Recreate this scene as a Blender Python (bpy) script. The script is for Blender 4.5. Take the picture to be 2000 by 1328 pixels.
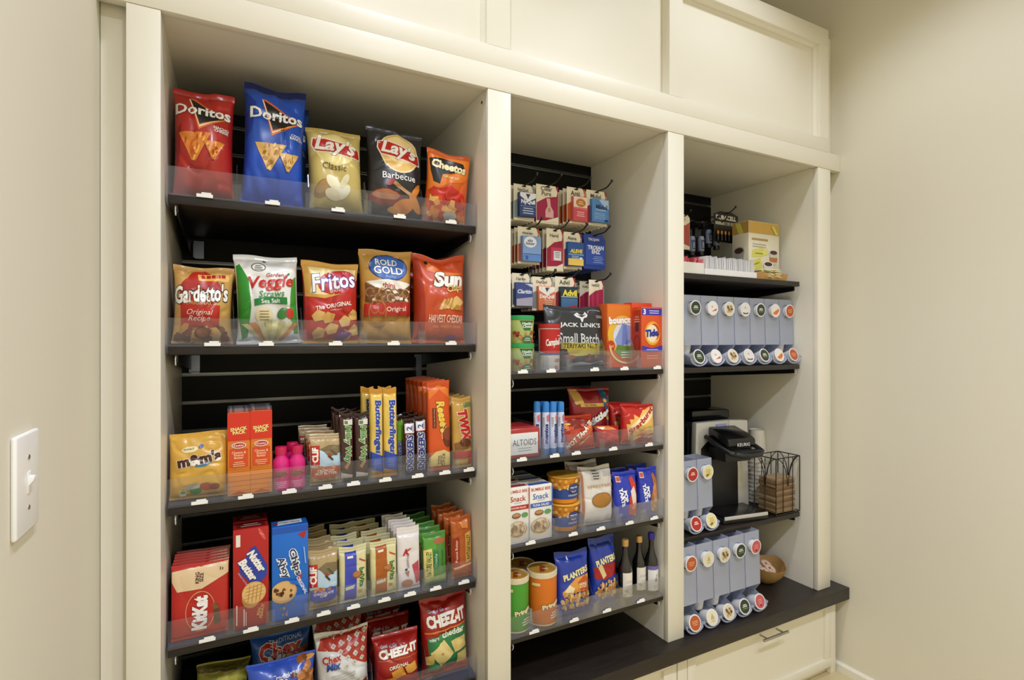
import bpy, bmesh, math, random
from mathutils import Vector, Matrix, noise

for o in list(bpy.data.objects):
    bpy.data.objects.remove(o, do_unlink=True)
SC = bpy.context.scene
COL = SC.collection
PI = math.pi

# ------------------------------------------------------------------ camera
D = 1.22            # camera distance from the cabinet face (metres)
H = 1.24            # camera height
F = 1048.0          # focal length in pixels of a 2000 x 1328 frame
YAW = math.radians(27.5)
SN, CS = math.sin(YAW), math.cos(YAW)
cam = bpy.data.cameras.new('camera')
cam.sensor_width = 36.0
cam.lens = 36.0 * F / 2000.0
cam.clip_start = 0.02
camo = bpy.data.objects.new('camera', cam)
camo.location = (0, -D, H)
camo.rotation_euler = (PI / 2, 0, -YAW)
COL.objects.link(camo)
SC.camera = camo

# ------------------------------------------------------------------ world, lamps, exposure
w = bpy.data.worlds.new('world')
SC.world = w
w.use_nodes = True
w.node_tree.nodes['Background'].inputs[0].default_value = (1.0, 0.905, 0.60, 1)
w.node_tree.nodes['Background'].inputs[1].default_value = 0.82
SC.view_settings.view_transform = 'Standard'
SC.view_settings.look = 'None'
SC.view_settings.gamma = 1.0
SC.view_settings.use_curve_mapping = False
SC.view_settings.exposure = 0.0
SC.cycles.transparent_max_bounces = 40   # many clear plastic sheets in front of each other

CEIL = H + 1.32 * D
def downlight(x, y, power, size=2.2, blend=0.75):
    l = bpy.data.lights.new('downlight', 'SPOT')
    l.energy = power
    l.color = (0.92, 0.975, 1.14)
    l.spot_size = size
    l.spot_blend = blend
    l.shadow_soft_size = 0.07
    o = bpy.data.objects.new('downlight_lamp', l)
    o.location = (x, y, CEIL - 0.02)
    COL.objects.link(o)
    return o
downlight(0.30 * D, -0.48, 37, 2.0, 0.55)
downlight(1.14 * D, -0.48, 31, 2.0, 0.55)
downlight(0.28 * D, -1.70, 124, 2.5)
downlight(0.95 * D, -1.70, 56, 2.5)

# ------------------------------------------------------------------ helpers
def WX(px, y):
    """world x of the point seen in pixel column px, standing at depth y"""
    t = (px - 1000.0) / F
    return (t * CS + SN) / (CS - SN * t) * (y + D)
def WZ(py, x, y):
    """world z of the point seen in pixel row py, standing at (x, y)"""
    return H + (664.0 - py) / F * (SN * x + CS * (y + D))

def lin(c):
    return c / 12.92 if c <= 0.04045 else ((c + 0.055) / 1.055) ** 2.4
def rgb(h):
    h = h.lstrip('#')
    return tuple(lin(int(h[i:i + 2], 16) / 255.0) for i in (0, 2, 4))

MATS = {}
def mat(name, col, rough=0.5, metal=0.0, bump=0.0, bscale=60.0, var=0.04, vscale=8.0, spec=0.5, coat=0.0, trans=0.0, stretch=None):
    """procedural principled material: object-space noise varies the colour a little and gives fine relief"""
    if name in MATS:
        return MATS[name]
    m = bpy.data.materials.new(name)
    m.use_nodes = True
    nt = m.node_tree
    b = nt.nodes['Principled BSDF']
    c = rgb(col) if isinstance(col, str) else col
    tc = nt.nodes.new('ShaderNodeTexCoord')
    mp = nt.nodes.new('ShaderNodeMapping')
    nt.links.new(tc.outputs['Object'], mp.inputs['Vector'])
    if stretch:
        mp.inputs['Scale'].default_value = stretch
    if var > 0:
        n = nt.nodes.new('ShaderNodeTexNoise')
        n.inputs['Scale'].default_value = vscale
        n.inputs['Detail'].default_value = 3
        nt.links.new(mp.outputs[0], n.inputs['Vector'])
        r = nt.nodes.new('ShaderNodeValToRGB')
        r.color_ramp.elements[0].position = 0.3
        r.color_ramp.elements[1].position = 0.7
        r.color_ramp.elements[0].color = tuple(max(0, x * (1 - var)) for x in c) + (1,)
        r.color_ramp.elements[1].color = tuple(min(1, x * (1 + var)) for x in c) + (1,)
        nt.links.new(n.outputs['Fac'], r.inputs['Fac'])
        nt.links.new(r.outputs['Color'], b.inputs['Base Color'])
    else:
        b.inputs['Base Color'].default_value = c + (1,)
    b.inputs['Roughness'].default_value = rough
    b.inputs['Metallic'].default_value = metal
    b.inputs['Specular IOR Level'].default_value = spec
    if coat:
        b.inputs['Coat Weight'].default_value = coat
        b.inputs['Coat Roughness'].default_value = 0.15
    if trans:
        b.inputs['Transmission Weight'].default_value = trans
    if bump > 0:
        n2 = nt.nodes.new('ShaderNodeTexNoise')
        n2.inputs['Scale'].default_value = bscale
        nt.links.new(mp.outputs[0], n2.inputs['Vector'])
        bp = nt.nodes.new('ShaderNodeBump')
        bp.inputs['Strength'].default_value = bump
        bp.inputs['Distance'].default_value = 0.002
        nt.links.new(n2.outputs['Fac'], bp.inputs['Height'])
        nt.links.new(bp.outputs[0], b.inputs['Normal'])
    MATS[name] = m
    return m

def clear_mat(name, tint, veil, gloss=0.08, rough=0.05, veilcol='e8eaf2', frost=0.0):
    """thin clear plastic: see-through, a little milky, glossy"""
    if name in MATS:
        return MATS[name]
    m = bpy.data.materials.new(name)
    m.use_nodes = True
    nt = m.node_tree
    nt.nodes.remove(nt.nodes['Principled BSDF'])
    out = nt.nodes['Material Output']
    tr = nt.nodes.new('ShaderNodeBsdfTransparent')
    tr.inputs[0].default_value = rgb(tint) + (1,)
    df = nt.nodes.new('ShaderNodeBsdfDiffuse')
    df.inputs[0].default_value = rgb(veilcol) + (1,)
    if frost:
        tl = nt.nodes.new('ShaderNodeBsdfTranslucent'); tl.inputs[0].default_value = rgb(veilcol) + (1,)
        mf = nt.nodes.new('ShaderNodeMixShader'); mf.inputs[0].default_value = frost
        nt.links.new(df.outputs[0], mf.inputs[1]); nt.links.new(tl.outputs[0], mf.inputs[2])
        df = mf
    gl = nt.nodes.new('ShaderNodeBsdfGlossy')
    gl.inputs['Roughness'].default_value = rough
    m1 = nt.nodes.new('ShaderNodeMixShader')
    m1.inputs[0].default_value = veil
    nt.links.new(tr.outputs[0], m1.inputs[1]); nt.links.new(df.outputs[0], m1.inputs[2])
    fr = nt.nodes.new('ShaderNodeFresnel'); fr.inputs[0].default_value = 1.45
    mu = nt.nodes.new('ShaderNodeMath'); mu.operation = 'MULTIPLY_ADD'
    mu.inputs[1].default_value = 0.45; mu.inputs[2].default_value = gloss * 0.2
    nt.links.new(fr.outputs[0], mu.inputs[0])
    m2 = nt.nodes.new('ShaderNodeMixShader')
    nt.links.new(mu.outputs[0], m2.inputs[0])
    nt.links.new(m1.outputs[0], m2.inputs[1]); nt.links.new(gl.outputs[0], m2.inputs[2])
    nt.links.new(m2.outputs[0], out.inputs[0])
    MATS[name] = m
    return m

def ink(col, finish='gloss'):
    """print colour"""
    r = {'gloss': 0.33, 'matte': 0.55, 'foil': 0.25}[finish]
    return mat('ink_%s_%s' % (col, finish), col, r, var=0.03, vscale=25)

# ---- mesh collecting
def new_obj(name, me, parent=None):
    o = bpy.data.objects.new(name, me)
    COL.objects.link(o)
    if parent is not None:
        o.parent = parent
    return o
def tag(o, label, cat, group=None, kind=None):
    o['label'] = label
    if cat: o['category'] = cat
    if group: o['group'] = group
    if kind: o['kind'] = kind
    return o
def struct(o):
    o['kind'] = 'structure'
    return o
def empty(name, loc=(0, 0, 0), rz=0.0, rx=0.0, ry=0.0):
    o = bpy.data.objects.new(name, None)
    o.empty_display_size = 0.03
    o.location = loc
    o.rotation_euler = (rx, ry, rz)
    COL.objects.link(o)
    return o

class MB:
    def __init__(self):
        self.v, self.f, self.m, self.mats, self.sm = [], [], [], [], []
    def slot(self, m):
        if m not in self.mats: self.mats.append(m)
        return self.mats.index(m)
    def add(self, vs, fs, m, smooth=False):
        b = len(self.v); s = self.slot(m)
        self.v += [tuple(p) for p in vs]
        for f in fs:
            self.f.append(tuple(i + b for i in f)); self.m.append(s); self.sm.append(smooth)
    def box(self, x0, x1, y0, y1, z0, z1, m):
        vs = [(x, y, z) for z in (z0, z1) for y in (y0, y1) for x in (x0, x1)]
        self.add(vs, [(0, 2, 3, 1), (4, 5, 7, 6), (0, 1, 5, 4), (2, 6, 7, 3), (0, 4, 6, 2), (1, 3, 7, 5)], m)
        return self
    def tube(self, pts, r, m, n=8, cap=True):
        pts = [Vector(p) for p in pts]
        rings = []
        for i, p in enumerate(pts):
            d = (pts[min(i + 1, len(pts) - 1)] - pts[max(i - 1, 0)]).normalized()
            up = Vector((0, 0, 1)) if abs(d.z) < 0.95 else Vector((1, 0, 0))
            a = d.cross(up).normalized(); b = d.cross(a)
            rr = r[i] if isinstance(r, (list, tuple)) else r
            rings.append([p + (a * math.cos(t) + b * math.sin(t)) * rr for t in [2 * PI * k / n for k in range(n)]])
        vs = [q for rg in rings for q in rg]
        fs = []
        for i in range(len(pts) - 1):
            for k in range(n):
                fs.append((i * n + k, i * n + (k + 1) % n, (i + 1) * n + (k + 1) % n, (i + 1) * n + k))
        if cap:
            fs.append(tuple(range(n))[::-1]); fs.append(tuple((len(pts) - 1) * n + k for k in range(n)))
        self.add(vs, fs, m, True)
        return self
    def lathe(self, prof, m, n=24, c=(0, 0, 0), axis='z', cap0=True, cap1=True):
        vs, fs = [], []
        for (r, z) in prof:
            for k in range(n):
                t = 2 * PI * k / n
                p = (r * math.cos(t), r * math.sin(t), z)
                if axis == 'y': p = (p[0], -p[2], p[1])
                vs.append((c[0] + p[0], c[1] + p[1], c[2] + p[2]))
        for i in range(len(prof) - 1):
            for k in range(n):
                fs.append((i * n + k, i * n + (k + 1) % n, (i + 1) * n + (k + 1) % n, (i + 1) * n + k))
        if cap0: fs.append(tuple(range(n))[::-1])
        if cap1: fs.append(tuple((len(prof) - 1) * n + k for k in range(n)))
        self.add(vs, fs, m, True)
        return self
    def prism(self, poly, y0, y1, m, plane='xz'):
        """polygon (counter-clockwise seen from the front) swept along the third axis"""
        n = len(poly)
        def P(a, b, t):
            return {'xz': (a, t, b), 'xy': (a, b, t), 'yz': (t, a, b)}[plane]
        vs = [P(a, b, y0) for a, b in poly] + [P(a, b, y1) for a, b in poly]
        fs = [tuple(range(n)), tuple(range(n, 2 * n))[::-1]]
        fs += [(i, i + n, (i + 1) % n + n, (i + 1) % n) for i in range(n)]
        self.add(vs, fs, m)
        return self
    def build(self, name, parent=None, bevel=0.0, seg=2, fix=True):
        me = bpy.data.meshes.new(name)
        me.from_pydata(self.v, [], self.f)
        for m in self.mats: me.materials.append(m)
        me.polygons.foreach_set('material_index', self.m)
        me.polygons.foreach_set('use_smooth', self.sm)
        if fix or bevel > 0:
            bm = bmesh.new(); bm.from_mesh(me)
            if fix: bmesh.ops.recalc_face_normals(bm, faces=bm.faces)
            if bevel > 0:
                es = [e for e in bm.edges if len(e.link_faces) == 2 and e.calc_face_angle(0) > 0.6]
                bmesh.ops.bevel(bm, geom=es, offset=bevel, segments=seg, affect='EDGES', profile=0.5, clamp_overlap=True)
            bm.to_mesh(me); bm.free()
        me.update()
        try:
            me.set_sharp_from_angle(angle=0.7)
        except Exception:
            pass
        return new_obj(name, me, parent)

def boxpart(name, x0, x1, y0, y1, z0, z1, m, parent=None, bevel=0.0, seg=2):
    return MB().box(x0, x1, y0, y1, z0, z1, m).build(name, parent, bevel, seg)

def copy_tree(o, parent=None):
    c = o.copy(); COL.objects.link(c); c.parent = parent
    for ch in o.children:
        copy_tree(ch, c)
    return c

# ------------------------------------------------------------------ printing on surfaces
TXT = {}
def text_mesh(s, shear, off):
    k = (s, shear, off)
    if k not in TXT:
        cu = bpy.data.curves.new('t', 'FONT')
        cu.body = s; cu.shear = shear; cu.offset = off; cu.resolution_u = 2
        cu.fill_mode = 'FRONT'; cu.space_line = 0.8; cu.align_x = 'CENTER'
        ob = bpy.data.objects.new('t', cu)
        me = bpy.data.meshes.new_from_object(ob)
        vs = [(v.co.x, v.co.y) for v in me.vertices]
        fs = [tuple(p.vertices) for p in me.polygons]
        bpy.data.objects.remove(ob); bpy.data.curves.remove(cu); bpy.data.meshes.remove(me)
        TXT[k] = (vs, fs)
    return TXT[k]

# print operations, in fractions (u across, v up) of the printed face
def T(s, u, v, w, c, rot=0, sh=0.0, b=0.012, o=None, ow=0.035, h=None, arc=0.0):
    return ('T', s, u, v, w, c, rot, sh, b, o, ow, h, arc)
def R(u0, v0, u1, v1, c): return ('P', [(u0, v0), (u1, v0), (u1, v1), (u0, v1)], c)
def P(pts, c): return ('P', pts, c)
def E(u, v, ru, rv, c, rot=0, n=24):
    q = []
    cr, sr = math.cos(math.radians(rot)), math.sin(math.radians(rot))
    for k in range(n):
        a = 2 * PI * k / n
        x, y = ru * math.cos(a), rv * math.sin(a)
        q.append((u + x * cr - y * sr, v + x * sr + y * cr))
    return ('P', q, c)
def RING(u, v, ru, rv, wd, c, a0=0, a1=360, n=28):
    q = []
    for k in range(n + 1):
        a = math.radians(a0 + (a1 - a0) * k / n)
        q.append((u + ru * math.cos(a), v + rv * math.sin(a)))
    for k in range(n, -1, -1):
        a = math.radians(a0 + (a1 - a0) * k / n)
        q.append((u + ru * (1 - wd) * math.cos(a), v + rv * (1 - wd) * math.sin(a)))
    return ('P', q, c)
def LINES(u, v, w, n, dv, c, hh=0.35, seed=1):
    """small print too fine to read: short bars, one per line of text"""
    r = random.Random(seed); q = []
    for i in range(n):
        ww = w * r.uniform(.65, 1)
        q.append(R(u - ww / 2, v - i * dv - dv * hh / 2, u + ww / 2, v - i * dv + dv * hh / 2, c))
    return q
def BITS(u0, v0, u1, v1, n, size, cols, seed=1, k=6, asp=1.0, top=None):
    """a heap of snack pieces: overlapping irregular shapes"""
    r = random.Random(seed); q = []
    for i in range(n):
        cu, cv = r.uniform(u0, u1), r.uniform(v0, v1)
        if top: cv = v0 + (cv - v0) * top(cu)
        s = size * r.uniform(.7, 1.25); a0 = r.uniform(0, 6.3); st = r.uniform(.55, 1)
        pts = []
        for j in range(k):
            a = 2 * PI * j / k
            x, y = s * math.cos(a), s * st * math.sin(a)
            pts.append((cu + x * math.cos(a0) - y * math.sin(a0), cv + (x * math.sin(a0) + y * math.cos(a0)) * asp))
        q.append(P(pts, cols[i % len(cols)]))
    return q

class Surf:
    """a printable face: S(u, v, o) gives the local 3-D point o metres off the face"""
    def __init__(self, W, Hh, S, cx=0, cz=0, xs=None, zs=None):
        self.W, self.H, self.S = W, Hh, S
        self.xs = xs if xs is not None else ([k * cx for k in range(1, int(W / cx) + 1)] if cx else [])
        self.zs = zs if zs is not None else ([k * cz for k in range(1, int(Hh / cz) + 1)] if cz else [])
def flat(W, Hh, origin, ux, uz, nrm):
    O, A, B, N = Vector(origin), Vector(ux), Vector(uz), Vector(nrm)
    return Surf(W, Hh, lambda u, v, o: O + A * (u * W) + B * (v * Hh) + N * o)

def _emit(mb, surf, vs2, fs, m, off):
    """vs2 in metres on the face (x from left, z from bottom); clip into a grid so that it follows the curve"""
    bm = bmesh.new()
    bv = [bm.verts.new((x, z, 0)) for x, z in vs2]
    for f in fs:
        try: bm.faces.new([bv[i] for i in f])
        except ValueError: pass
    xs = [p[0] for p in vs2]; zs = [p[1] for p in vs2]
    for cuts, lo, hi, nrm in ((surf.xs, min(xs), max(xs), (1, 0, 0)), (surf.zs, min(zs), max(zs), (0, 1, 0))):
        for c in cuts:
            if lo < c < hi:
                bmesh.ops.bisect_plane(bm, geom=bm.verts[:] + bm.edges[:] + bm.faces[:], plane_co=Vector(nrm) * c, plane_no=nrm)
    bm.verts.index_update()
    out = [surf.S(v.co.x / surf.W, v.co.y / surf.H, off) for v in bm.verts]
    ff = []
    for f in bm.faces:
        ff.append([v.index for v in f.verts])
    bm.free()
    mb.add(out, ff, m, True)

def print_on(surf, ops, parent, finish='gloss', base=0.0004, names=('printed_artwork', 'lettering')):
    art, lets = MB(), []
    flatops = []
    def spread(q):
        for o in q:
            if isinstance(o, list): spread(o)
            else: flatops.append(o)
    spread(ops)
    off = base; step = 0.00006 if len(flatops) > 40 else 0.00012
    for o in flatops:
        off += step
        if o[0] == 'P':
            pts = [(min(.995, max(.005, u)) * surf.W, min(.995, max(.005, v)) * surf.H) for u, v in o[1]]
            n = len(pts)
            a = sum(pts[i][0] * pts[(i + 1) % n][1] - pts[(i + 1) % n][0] * pts[i][1] for i in range(n))
            if a < 0: pts = pts[::-1]
            _emit(art, surf, pts, [tuple(range(n))], ink(o[2], finish), off)
        else:
            _, s, u, v, wd, c, rot, sh, b, oc, ow, hh, arc = o
            vs, fs = text_mesh(s, sh, b)
            if not vs: continue
            x0, x1 = min(p[0] for p in vs), max(p[0] for p in vs)
            y0, y1 = min(p[1] for p in vs), max(p[1] for p in vs)
            rr = math.radians(rot); cr, sr = math.cos(rr), math.sin(rr)
            span = surf.H if abs(sr) > .7 else surf.W
            k = wd * span / (x1 - x0)
            ky = k if hh is None else hh * (surf.W if abs(sr) > .7 else surf.H) / (y1 - y0)
            mx, my = (x0 + x1) / 2, (y0 + y1) / 2
            lets.append(MB())
            def lay(vv, fsx, col, of):
                q = []
                for x, y in vv:
                    X, Y = (x - mx) * k, (y - my) * ky
                    if arc: Y += arc * surf.W * (1 - (2 * (x - mx) / (x1 - x0)) ** 2)
                    q.append((min(.995 * surf.W, max(.005 * surf.W, u * surf.W + X * cr - Y * sr)),
                              min(.995 * surf.H, max(.005 * surf.H, v * surf.H + X * sr + Y * cr))))
                _emit(lets[-1], surf, q, fsx, ink(col, finish), of)
            off += step
            if oc:
                v2, f2 = text_mesh(s, sh, b + ow)
                lay(v2, f2, oc, off)
                off += step * 2
            lay(vs, fs, c, off)
    r = []
    if art.v:
        r.append(art.build(names[0], parent, fix=False))
        if len(flatops) - len(lets) > 1: r[0]['kind'] = 'stuff'
    for let in lets:
        if let.v: r.append(let.build(names[1], parent, fix=False))
    return r

# ------------------------------------------------------------------ room shell
M_WALL = mat('wall_paint', 'e2dcc8', 0.75, bump=0.05, bscale=180, var=0.015, vscale=2)
M_CAB = mat('cabinet_paint', 'ebe6d6', 0.38, bump=0.03, bscale=90, var=0.012, vscale=3)
M_CEIL = mat('ceiling_paint', 'dcd8cc', 0.9, var=0.01)
M_FLOOR = mat('floor_tile', 'cdbd94', 0.45, var=0.10, vscale=5, bump=0.05)
M_LAM = mat('dark_laminate', '221b16', 0.42, var=0.35, vscale=14, stretch=(1.2, 14, 14), bump=0.08, bscale=60)
M_BLACK = mat('slat_black', '040404', 0.5, var=0.1, spec=0.25, bump=0.02)
M_ALU = mat('slat_aluminium', '8f9094', 0.33, metal=0.9, var=0.05)
M_BRK = mat('bracket_black', '111113', 0.4, var=0.1)
M_CHROME = mat('brushed_nickel', 'b9b7b2', 0.28, metal=1.0, var=0.04, stretch=(1, 40, 40))
M_WHITE = mat('white_plastic', 'efeee9', 0.35, var=0.02)
M_TAG = mat('price_tag_white', 'f2f1ec', 0.5, var=0.03)
M_ACR = clear_mat('clear_acrylic', 'fbfcff', 0.022)
M_ACR2 = clear_mat('clear_acrylic_floor', 'c9d2e8', 0.14, veilcol='9fb0d8')

XL, XR = -0.182 * D, 1.660 * D
ZT = H + 0.94 * D            # top of the built-in
def slab(name, *a, **k):
    return struct(boxpart(name, *a, **k))
slab('wall_left', XL - 0.10, XL, -3.2, 0.62, 0, CEIL, M_WALL)
slab('wall_right', XR, XR + 0.10, -3.2, 0.62, 0, CEIL, M_WALL)
slab('wall_back', XL - 0.1, XR + 0.1, 0.62, 0.72, 0, CEIL, M_WALL)
slab('floor', XL - 0.1, XR + 0.1, -3.2, 0.72, -0.1, 0, M_FLOOR)
slab('ceiling', XL - 0.1, XR + 0.1, -3.2, 0.72, CEIL, CEIL + 0.1, M_CEIL)
bb = MB().prism([(XR - 0.013, 0.0), (XR, 0.0), (XR, 0.032), (XR - 0.006, 0.032), (XR - 0.013, 0.026)], -3.2, 0.03, M_CAB).build('baseboard_right')
struct(bb)

# ------------------------------------------------------------------ built-in shelving
X = [v * D for v in (-0.1448, -0.1000, 0.4648, 0.5181, 0.9564, 1.0096, 1.552, 1.612)]
BAYS = [(X[1], X[2], 0.392 * D), (X[3], X[4], 0.322 * D), (X[5], X[6], 0.405 * D)]
ZC = H - 0.75 * D            # counter top
ZH = H + 0.517 * D           # underside of the header
ZS = H + 0.5675 * D          # seam above the header
cab = tag(empty('built_in_shelving', ((X[0] + X[7]) / 2, 0.2, ZC)), 'cream painted built-in shelving unit with three open bays and panelled top', 'shelving unit')
def cpart(name, *a, **k):
    o = boxpart(name, *a, **k); o.parent = cab
    o.matrix_parent_inverse = Matrix.Translation(-cab.location)
    return o
def adopt(o, p):
    o.parent = p; o.matrix_parent_inverse = Matrix.Translation(-Vector(p.location)); return o
for a, b in ((0, 1), (2, 3), (4, 5), (6, 7)):
    cpart('stile', X[a], X[b], 0, 0.020, ZC, ZH, M_CAB, bevel=0.0015)
cpart('header_rail', XL + 0.001, XR - 0.001, -0.001, 0.022, ZH + 0.0006, ZS, M_CAB, bevel=0.001)
cpart('filler_strip', XL + 0.001, X[0], 0.035, 0.05, ZC, ZT, M_CAB)
cpart('filler_strip', X[7], XR - 0.001, 0.035, 0.05, ZC, ZT, M_CAB)
M_HOLE = mat('cam_hole', '4a3f2c', 0.7, var=0.05)
for i, (x0, x1, dp) in enumerate(BAYS):
    cpart('side_panel', x0 - 0.016, x0, 0.0203, 0.52, ZC, ZH + 0.003, M_CAB)
    cpart('side_panel', x1, x1 + 0.016, 0.0203, 0.52, ZC, ZH + 0.003, M_CAB)
    cpart('top_panel', x0 - 0.016, x1 + 0.016, 0.0225, 0.52, ZH + 0.0035, ZH + 0.022, M_CAB)
    # slat wall: one board between two aluminium channels
    zs = [H + (0.488 - 0.0628 * k) * D for k in range(21)]
    zs = [z for z in zs if z > ZC + 0.02]
    edges = [ZH + 0.0033] + zs + [ZC + 0.0005]
    for k in range(len(edges) - 1):
        t, b = edges[k] - (0.0 if k == 0 else 0.004), edges[k + 1] + (0.004 if k < len(zs) else 0)
        if t - b > 0.004:
            cpart('slat_board', x0 + 0.0005, x1 - 0.0005, dp, dp + 0.015, b, t, M_BLACK)
    for z in zs:
        s = MB()
        s.box(x0 + 0.0005, x1 - 0.0005, dp + 0.010, dp + 0.012, z - 0.004, z + 0.004, M_ALU)
        s.box(x0 + 0.0005, x1 - 0.0005, dp - 0.001, dp + 0.010, z - 0.0042, z - 0.0028, M_ALU)
        s.box(x0 + 0.0005, x1 - 0.0005, dp - 0.001, dp + 0.010, z + 0.0028, z + 0.0042, M_ALU)
        adopt(s.build('slat_channel'), cab)
adopt(MB().lathe([(0.004, 0), (0.004, 0.0008)], M_HOLE, 14, (0, 0, 0), 'y').build('cam_bolt_hole'), cab)
cb = [o for o in cab.children if o.name.startswith('cam_bolt_hole')][0]
cb.matrix_parent_inverse = Matrix.Translation(-cab.location) @ Matrix.Translation((X[2] - 0.0002, 0.036, ZH - 0.022)) @ Matrix.Rotation(-PI / 2, 4, 'Z')

# panelled upper part: rails and stiles with recessed panels
PAN = [(-0.060 * D, 0.4630 * D), (0.5165 * D, 0.9615 * D), (1.006 * D, 1.562 * D)]
zr0, zr1 = H + 0.609 * D, H + 0.889 * D
xe = 1.604 * D
cpart('bottom_rail', X[0] + 0.01, xe, 0.0005, 0.022, ZS + 0.0012, zr0, M_CAB, bevel=0.0012)
cpart('top_rail', X[0] + 0.01, xe, 0.0005, 0.022, zr1, ZT, M_CAB, bevel=0.0012)
es = [X[0] + 0.01] + [v for p in PAN for v in p] + [xe]
for k in range(0, 8, 2):
    cpart('upper_stile', es[k], es[k + 1], 0.0005, 0.022, zr0, zr1, M_CAB)
for x0, x1 in PAN:
    p = MB()
    bw = 0.006                # sloped bead running round the recess
    for (a, b, c, d) in (((x0, zr0), (x1, zr0), (x1 - bw, zr0 + bw), (x0 + bw, zr0 + bw)),
                         ((x1, zr0), (x1, zr1), (x1 - bw, zr1 - bw), (x1 - bw, zr0 + bw)),
                         ((x1, zr1), (x0, zr1), (x0 + bw, zr1 - bw), (x1 - bw, zr1 - bw)),
                         ((x0, zr1), (x0, zr0), (x0 + bw, zr0 + bw), (x0 + bw, zr1 - bw))):
        p.add([(a[0], 0.014, a[1]), (b[0], 0.014, b[1]), (c[0], 0.0265, c[1]), (d[0], 0.0265, d[1])], [(0, 1, 2, 3)], M_CAB)
    adopt(p.build('panel_bead'), cab)
    cpart('upper_panel', x0 - 0.002, x1 + 0.002, 0.027, 0.036, zr0 - 0.01, zr1 + 0.01, M_CAB)
cpart('cabinet_top', X[0] + 0.01, xe, 0.0225, 0.52, ZT - 0.018, ZT, M_CAB)
cpart('end_panel', xe - 0.016, xe, 0.0225, 0.52, ZS + 0.002, ZT - 0.019, M_CAB)

ct = tag(boxpart('countertop', XL + 0.004, 1.659 * D, -0.0295 * D, 0.51, ZC - 0.036 * D, ZC - 0.0004, M_LAM, bevel=0.0015),
         'dark wood laminate worktop running under the three open bays', 'countertop')

# base cabinets with drawers
ZB = ZC - 0.036 * D - 0.001
def pull(parent, xc, yf, zc, ln=0.125):
    h = MB()
    h.tube([(xc - ln / 2, yf - 0.030, zc), (xc + ln / 2, yf - 0.030, zc)], 0.0045, M_CHROME, 12)
    for s in (-1, 1):
        h.tube([(xc + s * ln * .33, yf, zc), (xc + s * ln * .33, yf - 0.030, zc)], 0.0032, M_CHROME, 10)
    o = h.build('bar_pull')
    o.parent = parent
    return o
UN = [(-0.14 * D, 0.468 * D), (0.472 * D, 0.985 * D), (0.989 * D, 1.6385 * D)]
LB = ['cream drawer cabinet below the tall chip bag bay', 'cream drawer cabinet below the middle bay', 'cream drawer cabinet with nickel bar pull below the coffee bay']
for i, (x0, x1) in enumerate(UN):
    u = tag(empty('drawer_cabinet', ((x0 + x1) / 2, 0.2, 0)), LB[i], 'cabinet', 'drawer cabinets under the worktop')
    ox, oy = (x0 + x1) / 2, 0.2
    def bp(name, a, b, c, d, e, f, par, bev=0.0012):
        return boxpart(name, a - ox, b - ox, c - oy, d - oy, e, f, M_CAB, par, bev)
    bp('carcass', x0, x1, 0.021, 0.50, 0.0, ZB, u, 0)
    gx0 = x0 + (0.020 if i < 2 else 0.040); gx1 = x1 - (0.020 if i < 2 else 0.030)
    bp('stile', x0, gx0 - 0.0015, 0.0, 0.0205, 0.0, ZB, u)
    bp('stile', gx1 + 0.0015, x1, 0.0, 0.0205, 0.0, ZB, u)
    fr = empty('drawer_front'); fr.parent = u
    z0, z1 = 0.030, ZB - 0.004
    rw = 0.033
    y0, y1 = -0.002, 0.0195
    bp('frame_rail', gx0, gx1, y0, y1, z1 - rw * .85, z1, fr)
    bp('frame_rail', gx0, gx1, y0, y1, z0, z0 + rw, fr)
    bp('frame_stile', gx0, gx0 + rw, y0, y1, z0 + rw, z1 - rw * .85, fr)
    bp('frame_stile', gx1 - rw, gx1, y0, y1, z0 + rw, z1 - rw * .85, fr)
    bp('inset_panel', gx0 + rw - .002, gx1 - rw + .002, y0 + 0.010, y1, z0 + rw - .002, z1 - rw * .85 + .002, fr, 0)
    pull(fr, (gx0 + gx1) / 2 - ox + (0.010 if i == 2 else 0), y0 - oy, z1 - 0.030)

# light switch on the left wall
sy0, sy1 = -0.349 * D, -0.283 * D
sz0, sz1 = WZ(1040, XL, -0.316 * D), WZ(845, XL, -0.316 * D)
sw = tag(empty('light_switch', (XL, (sy0 + sy1) / 2, (sz0 + sz1) / 2)), 'white toggle light switch plate on the left wall', 'light switch')
hw, hh = (sy1 - sy0) / 2, (sz1 - sz0) / 2
boxpart('wall_plate', 0, 0.006, -hw, hw, -hh, hh, M_WHITE, sw, 0.0035, 3)
boxpart('toggle_collar', 0.006, 0.0072, -0.0055, 0.0055, -0.013, 0.013, M_WHITE, sw, 0.0006)
tg = MB(); tg.prism([(0.006, -0.006), (0.012, 0.002), (0.012, 0.007), (0.006, 0.008)], -0.0045, 0.0045, M_WHITE)
tg.build('toggle', sw, 0.0008)
for s in (-1, 1):
    q = MB().lathe([(0.003, 0), (0.003, 0.0008), (0.0018, 0.0014)], M_CHROME, 12, (0, 0, 0), 'y').build('screw', sw)
    q.rotation_euler = (0, 0, PI / 2); q.location = (0.006, 0, s * 0.030)

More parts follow.
